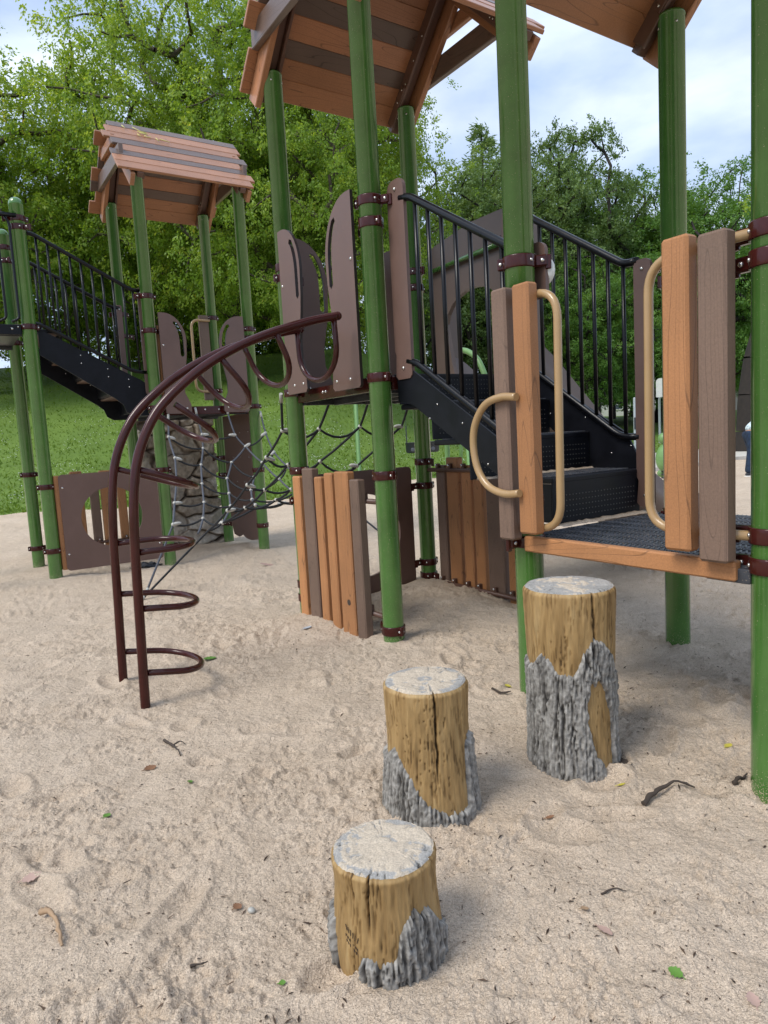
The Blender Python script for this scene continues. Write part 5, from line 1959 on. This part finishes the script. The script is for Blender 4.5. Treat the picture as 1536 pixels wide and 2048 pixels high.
tag(link('clover_flowers', np_mesh('clover_flowers', V, F, True), MT['clover']), 'white clover heads dotted over the grass slope', 'clover', kind='stuff')

# ------------------------------------------------------------------ swings
sw = bpy.data.objects.new('swing_frame', None)
col.objects.link(sw)
sw.location = (.6, 20.2, 0)
tag(sw, 'pale green swing frame standing on the sand behind the tall tower', 'swing frame')
def sw_part(name, pts, r, mat, parent=sw, seg=12):
    m_ = MB()
    m_.tube([Vector(p) - Vector((.6, 20.2, 0)) for p in pts], r, seg)
    return link(name, m_.mesh(name), MT[mat], parent)
for x0 in (-1.0, .75, 2.1, 4.4):
    sw_part('leg', [(x0 + .38, 19.3, -.3), (x0 + .36, 20.2, 2.62)], .055, 'green_far')
    sw_part('leg', [(x0 + .30, 21.1, -.3), (x0 + .34, 20.2, 2.62)], .055, 'green_far')
sw_part('beam', [(-.9, 20.2, 2.62), (1.6, 20.2, 2.62), (4.9, 20.2, 2.62)], .06, 'green_far')
for k, x0 in enumerate((.935, 1.52)):
    br_ = bpy.data.objects.new('bucket_swing', None)
    col.objects.link(br_)
    br_.location = (x0, 20.2, .8)
    tag(br_, ('black bucket swing seat seen left of the dark green post' if k == 0 else 'black bucket swing seat seen right of the dark green post'), 'swing', 'bucket swings')
    m_ = MB()
    prof_ = [(.15, -.17), (.19, -.13), (.20, .12), (.215, .13), (.20, .14), (.18, .12), (.165, -.11), (.02, -.14)]
    m_.lathe((0, 0, .12), prof_, 24)
    link('seat', m_.mesh('seat'), MT['swing_black'], br_)
    m_ = MB()
    m_.ball((0, -.192, .05), .06, 12, 8, ax=(0, 1, 0), stretch=.15)
    link('leg_opening', m_.mesh('leg_opening'), MT['rope_grey'], br_)
    for s in (-1, 1):
        m_ = MB()
        m_.tube([(s * .16, 0, .26), (s * .16, 0, .75)], .016, 8)
        m_.tube([(s * .16, 0, .75), (s * .13, 0, 1.8)], .006, 6)
        link('chain', m_.mesh('chain'), MT['swing_black'], br_)

# ------------------------------------------------------------------ basketball hoop, sign pole, spring toy
bh = bpy.data.objects.new('basketball_hoop', None)
col.objects.link(bh)
bh.location = (13.9, 33.4, tz(13.9, 33.4))
tag(bh, 'white backboard with orange rim beyond the play tower at the right', 'basketball hoop')
zb = 2.85 - bh.location.z
m_ = MB()
m_.tube([(0, 1.0, -.4), (0, 1.0, zb - .5), (0, .6, zb - .05), (0, .03, zb)], .06, 12)
link('pole', m_.mesh('pole'), MT['grey_metal'], bh)
m_ = MB()
m_.board(arc(.45, .15, .13, 0, 90, 5) and ([(-.55, -.42), (.55, -.42)] + arc(.35, .28, .2, 0, 90, 6) + arc(-.35, .28, .2, 90, 180, 6)), [], 'u', 0, .03)
o_ = link('backboard', m_.mesh('backboard'), MT['white_plastic'], bh)
o_.location.z = zb
m_ = MB()
m_.tube([(.23 * math.cos(t), -.30 + .23 * math.sin(t), zb - .38) for t in [i * math.pi / 12 for i in range(25)]], .02, 8, caps=False)
m_.box((-.1, -.08, zb - .42), (.1, -.005, zb - .34), .004)
link('rim', m_.mesh('rim'), MT['orange_paint'], bh)
pl_ = bpy.data.objects.new('steel_pole', None)
col.objects.link(pl_)
pl_.location = (10.97, 29.8, 0)
tag(pl_, 'slim grey steel pole standing at the edge of the walk', 'pole')
m_ = MB()
m_.tube([(0, 0, -.2), (0, 0, 1.2), (0, 0, 2.3)], .055, 12)
m_.ball((0, 0, 2.3), .055, 12, 6)
link('shaft', m_.mesh('shaft'), MT['grey_metal'], pl_)
m_ = MB()
m_.box((-.05, -.09, 1.0), (.05, -.056, 1.5), .004)
link('box', m_.mesh('box'), MT['swing_black'], pl_)
tyo = bpy.data.objects.new('spring_rider', None)
col.objects.link(tyo)
tyo.location = (5.62, 13.6, 0)
tag(tyo, 'green moulded rider toy half hidden behind the right rear post', 'spring rider')
m_ = MB()
m_.ball((0, 0, .56), .2, 18, 12, ax=(.2, 0, 1), stretch=1.5)
m_.ball((-.05, 0, .92), .11, 14, 10)
link('body', m_.mesh('body'), MT['green_far'], tyo)
m_ = MB()
m_.tube([(.09 * math.cos(t), .09 * math.sin(t), -.02 + t * .0105) for t in [i * .35 for i in range(90)]], .014, 6)
link('spring', m_.mesh('spring'), MT['swing_black'], tyo)
for s in (-1, 1):
    m_ = MB()
    m_.ball((.02, s * .2, .22), .09, 12, 8, ax=(1, 0, 0), stretch=1.4)
    link('foot_rest', m_.mesh('foot_rest'), MT['green_far'], tyo)

# ------------------------------------------------------------------ far houses
def house(x, y, w, d, h, wall, label, gable=True, rot=0.0, zb=None):
    ro = bpy.data.objects.new('house', None)
    col.objects.link(ro)
    ro.location = (x, y, tz(x, y) - .2 if zb is None else zb)
    ro.rotation_euler = (0, 0, rot)
    tag(ro, label, 'house', 'houses beyond the park')
    m_ = MB()
    m_.box((-w / 2, 0, -1), (w / 2, d, h), .02)
    if gable:
        m_.add([(-w / 2, 0, h), (w / 2, 0, h), (0, 0, h + w * .38), (-w / 2, d, h), (w / 2, d, h), (0, d, h + w * .38)], [(0, 1, 2), (4, 3, 5)])
    me_ = m_.mesh('wall')
    link('wall', me_, MT[wall], ro)
    m_ = MB()
    if gable:
        for s in (-1, 1):
            a, b_ = Vector((s * (w / 2 + .4), 0, h - .3)), Vector((0, 0, h + w * .38 + .05))
            dd = (b_ - a).normalized()
            m_.cbox((a + b_) / 2 + Vector((0, d / 2, .08)), dd, Y, dd.cross(Vector(Y)), (b_ - a).length, d + .8, .18, .02)
    else:
        for s in (-1, 1):
            a, b_ = Vector((0, d / 2 + s * (d / 2 + .5), h - .2)), Vector((0, d / 2, h + d * .28))
            dd = (b_ - a).normalized()
            m_.cbox((a + b_) / 2 + Vector((0, 0, .1)), X, dd, Vector(X).cross(dd), w + 1, (b_ - a).length, .2, .02)
    link('roof', m_.mesh('roof'), MT['house_roof'], ro)
    nwin = max(2, int(w / 2.6))
    for fl in range(2):
        for k in range(nwin):
            xx = -w / 2 + w * (k + .5) / nwin
            z0 = .9 + fl * 2.6
            if z0 + 1.3 > h:
                continue
            m_ = MB()
            for (p, q_) in (((-.55, -.06, 0), (-.45, .04, 1.3)), ((.45, -.06, 0), (.55, .04, 1.3)), ((-.449, -.06, 1.2), (.449, .04, 1.3)), ((-.449, -.06, 0), (.449, .04, .1)), ((-.449, -.055, .62), (.449, .03, .68))):
                m_.box([a + b_ for a, b_ in zip(p, (xx, 0, z0))], [a + b_ for a, b_ in zip(q_, (xx, 0, z0))], .01)
            wn = link('window', m_.mesh('window'), MT['house_white'], ro)
            m_ = MB()
            m_.box((xx - .448, -.03, z0 + .101), (xx + .448, -.01, z0 + 1.199), .004)
            link('pane', m_.mesh('pane'), MT['glass'], wn)
    return ro


house(28, 85, 16, 9, 5.6, 'house_white', 'long white house seen through the right stair rail', False, .05)
house(39.5, 75, 7, 9, 3.2, 'brick_far', 'brick gabled house beside the dark leaning trunk', True, -.1)

# ------------------------------------------------------------------ person behind the right post
pe = bpy.data.objects.new('person', None)
col.objects.link(pe)
pe.location = (7.66, 14.32, sz(7.66, 14.32))
pe.rotation_euler = (0, 0, R(8))
tag(pe, 'person in dark jeans and pale blue patterned shirt, half hidden by the right post', 'person')


def skin_obj(name, verts, edges, radii, mat, parent, root=0):
    me = bpy.data.meshes.new(name)
    me.from_pydata(verts, edges, [])
    o = bpy.data.objects.new(name, me)
    col.objects.link(o)
    me.materials.append(MT[mat])
    o.parent = parent
    md = o.modifiers.new('skin', 'SKIN')
    md.use_smooth_shade = True
    for i, sv in enumerate(me.skin_vertices[0].data):
        sv.radius = radii[i] if isinstance(radii[i], tuple) else (radii[i], radii[i])
        sv.use_root = (i == root)
    o.modifiers.new('sub', 'SUBSURF').levels = 2
    o.modifiers['sub'].render_levels = 2
    return o


# walking towards +x: near leg behind, far leg ahead
bv = [(0, 0, .93), (0, .0, 1.06), (.02, 0, 1.22), (.05, 0, 1.38), (.07, 0, 1.46), (.09, 0, 1.54), (.10, 0, 1.62), (.105, 0, 1.69),
      (-.02, -.09, .86), (-.04, -.10, .50), (-.10, -.10, .10), (.0, -.10, .04),
      (.02, .09, .86), (.14, .10, .50), (.16, .10, .10), (.26, .10, .04),
      (.05, -.17, 1.38), (.03, -.22, 1.12), (.12, -.20, .92), (.15, -.20, .85),
      (.05, .17, 1.38), (.09, .22, 1.12), (.22, .20, .98), (.26, .19, .92)]
be = [(0, 1), (1, 2), (2, 3), (3, 4), (4, 5), (5, 6), (6, 7), (0, 8), (8, 9), (9, 10), (10, 11), (0, 12), (12, 13), (13, 14), (14, 15), (3, 16), (16, 17), (17, 18), (18, 19), (3, 20), (20, 21), (21, 22), (22, 23)]
brd = [(.13, .15), (.125, .14), (.13, .155), (.11, .15), .06, (.085, .075), (.10, .08), (.07, .06), .085, .06, .045, .04, .085, .06, .045, .04, .055, .042, .032, .03, .055, .042, .032, .03]
bv = [(x + .9 * max(0, z - .9), y, z - .25 * max(0, z - .9)) for x, y, z in bv]
skin_obj('body', bv, be, brd, 'skin', pe)
jv = [(0, 0, .96), (-.01, 0, .90), (-.03, -.10, .80), (-.055, -.105, .50), (-.085, -.105, .30), (-.11, -.105, .06), (.03, .10, .80), (.13, .105, .50), (.15, .105, .30), (.165, .105, .06)]
je = [(0, 1), (1, 2), (2, 3), (3, 4), (4, 5), (1, 6), (6, 7), (7, 8), (8, 9)]
skin_obj('jeans', jv, je, [(.15, .165), (.15, .165), .115, .088, .082, .088, .115, .088, .082, .088], 'denim', pe)
tv = [(-.01, 0, .88), (0, 0, 1.0), (.02, 0, 1.2), (.05, 0, 1.39), (.06, 0, 1.45), (.05, -.18, 1.37), (.03, -.23, 1.2), (.05, .18, 1.37), (.08, .23, 1.2)]
te = [(0, 1), (1, 2), (2, 3), (3, 4), (3, 5), (5, 6), (3, 7), (7, 8)]
tv = [(x + .9 * max(0, z - .9), y, z - .25 * max(0, z - .9)) for x, y, z in tv]
skin_obj('shirt', tv, te, [(.185, .19), (.17, .175), (.155, .17), (.13, .165), (.075, .075), .075, .068, .075, .068], 'shirt', pe)
m_ = MB()
m_.ball((.085 + .67, 0, 1.645 - .185), .108, 18, 12, ax=(-.25, 0, 1), stretch=1.12)
o_ = link('hair', m_.mesh('hair'), MT['hair'], pe)
m_ = MB()
m_.ball((.205 + .64, 0, 1.60 - .175), .016, 8, 6, ax=(.3, 0, -1), stretch=1.6)
for s in (-1, 1):
    m_.ball((.10 + .64, s * .082, 1.61 - .175), .022, 8, 6, ax=(0, 0, 1), stretch=1.5)
link('nose_and_ears', m_.mesh('nose_and_ears'), MT['skin'], pe)
for (x, y) in ((-.06, -.105), (.20, .105)):
    m_ = MB()
    m_.ball((x, y, .055), .052, 14, 8, ax=(1, 0, .02), stretch=2.5)
    sh = link('shoe', m_.mesh('shoe'), MT['shoe'], pe)
    m_ = MB()
    m_.cbox((x, y, .012), X, Y, Z, .255, .09, .026, .012)
    link('sole', m_.mesh('sole'), MT['sole'], sh)
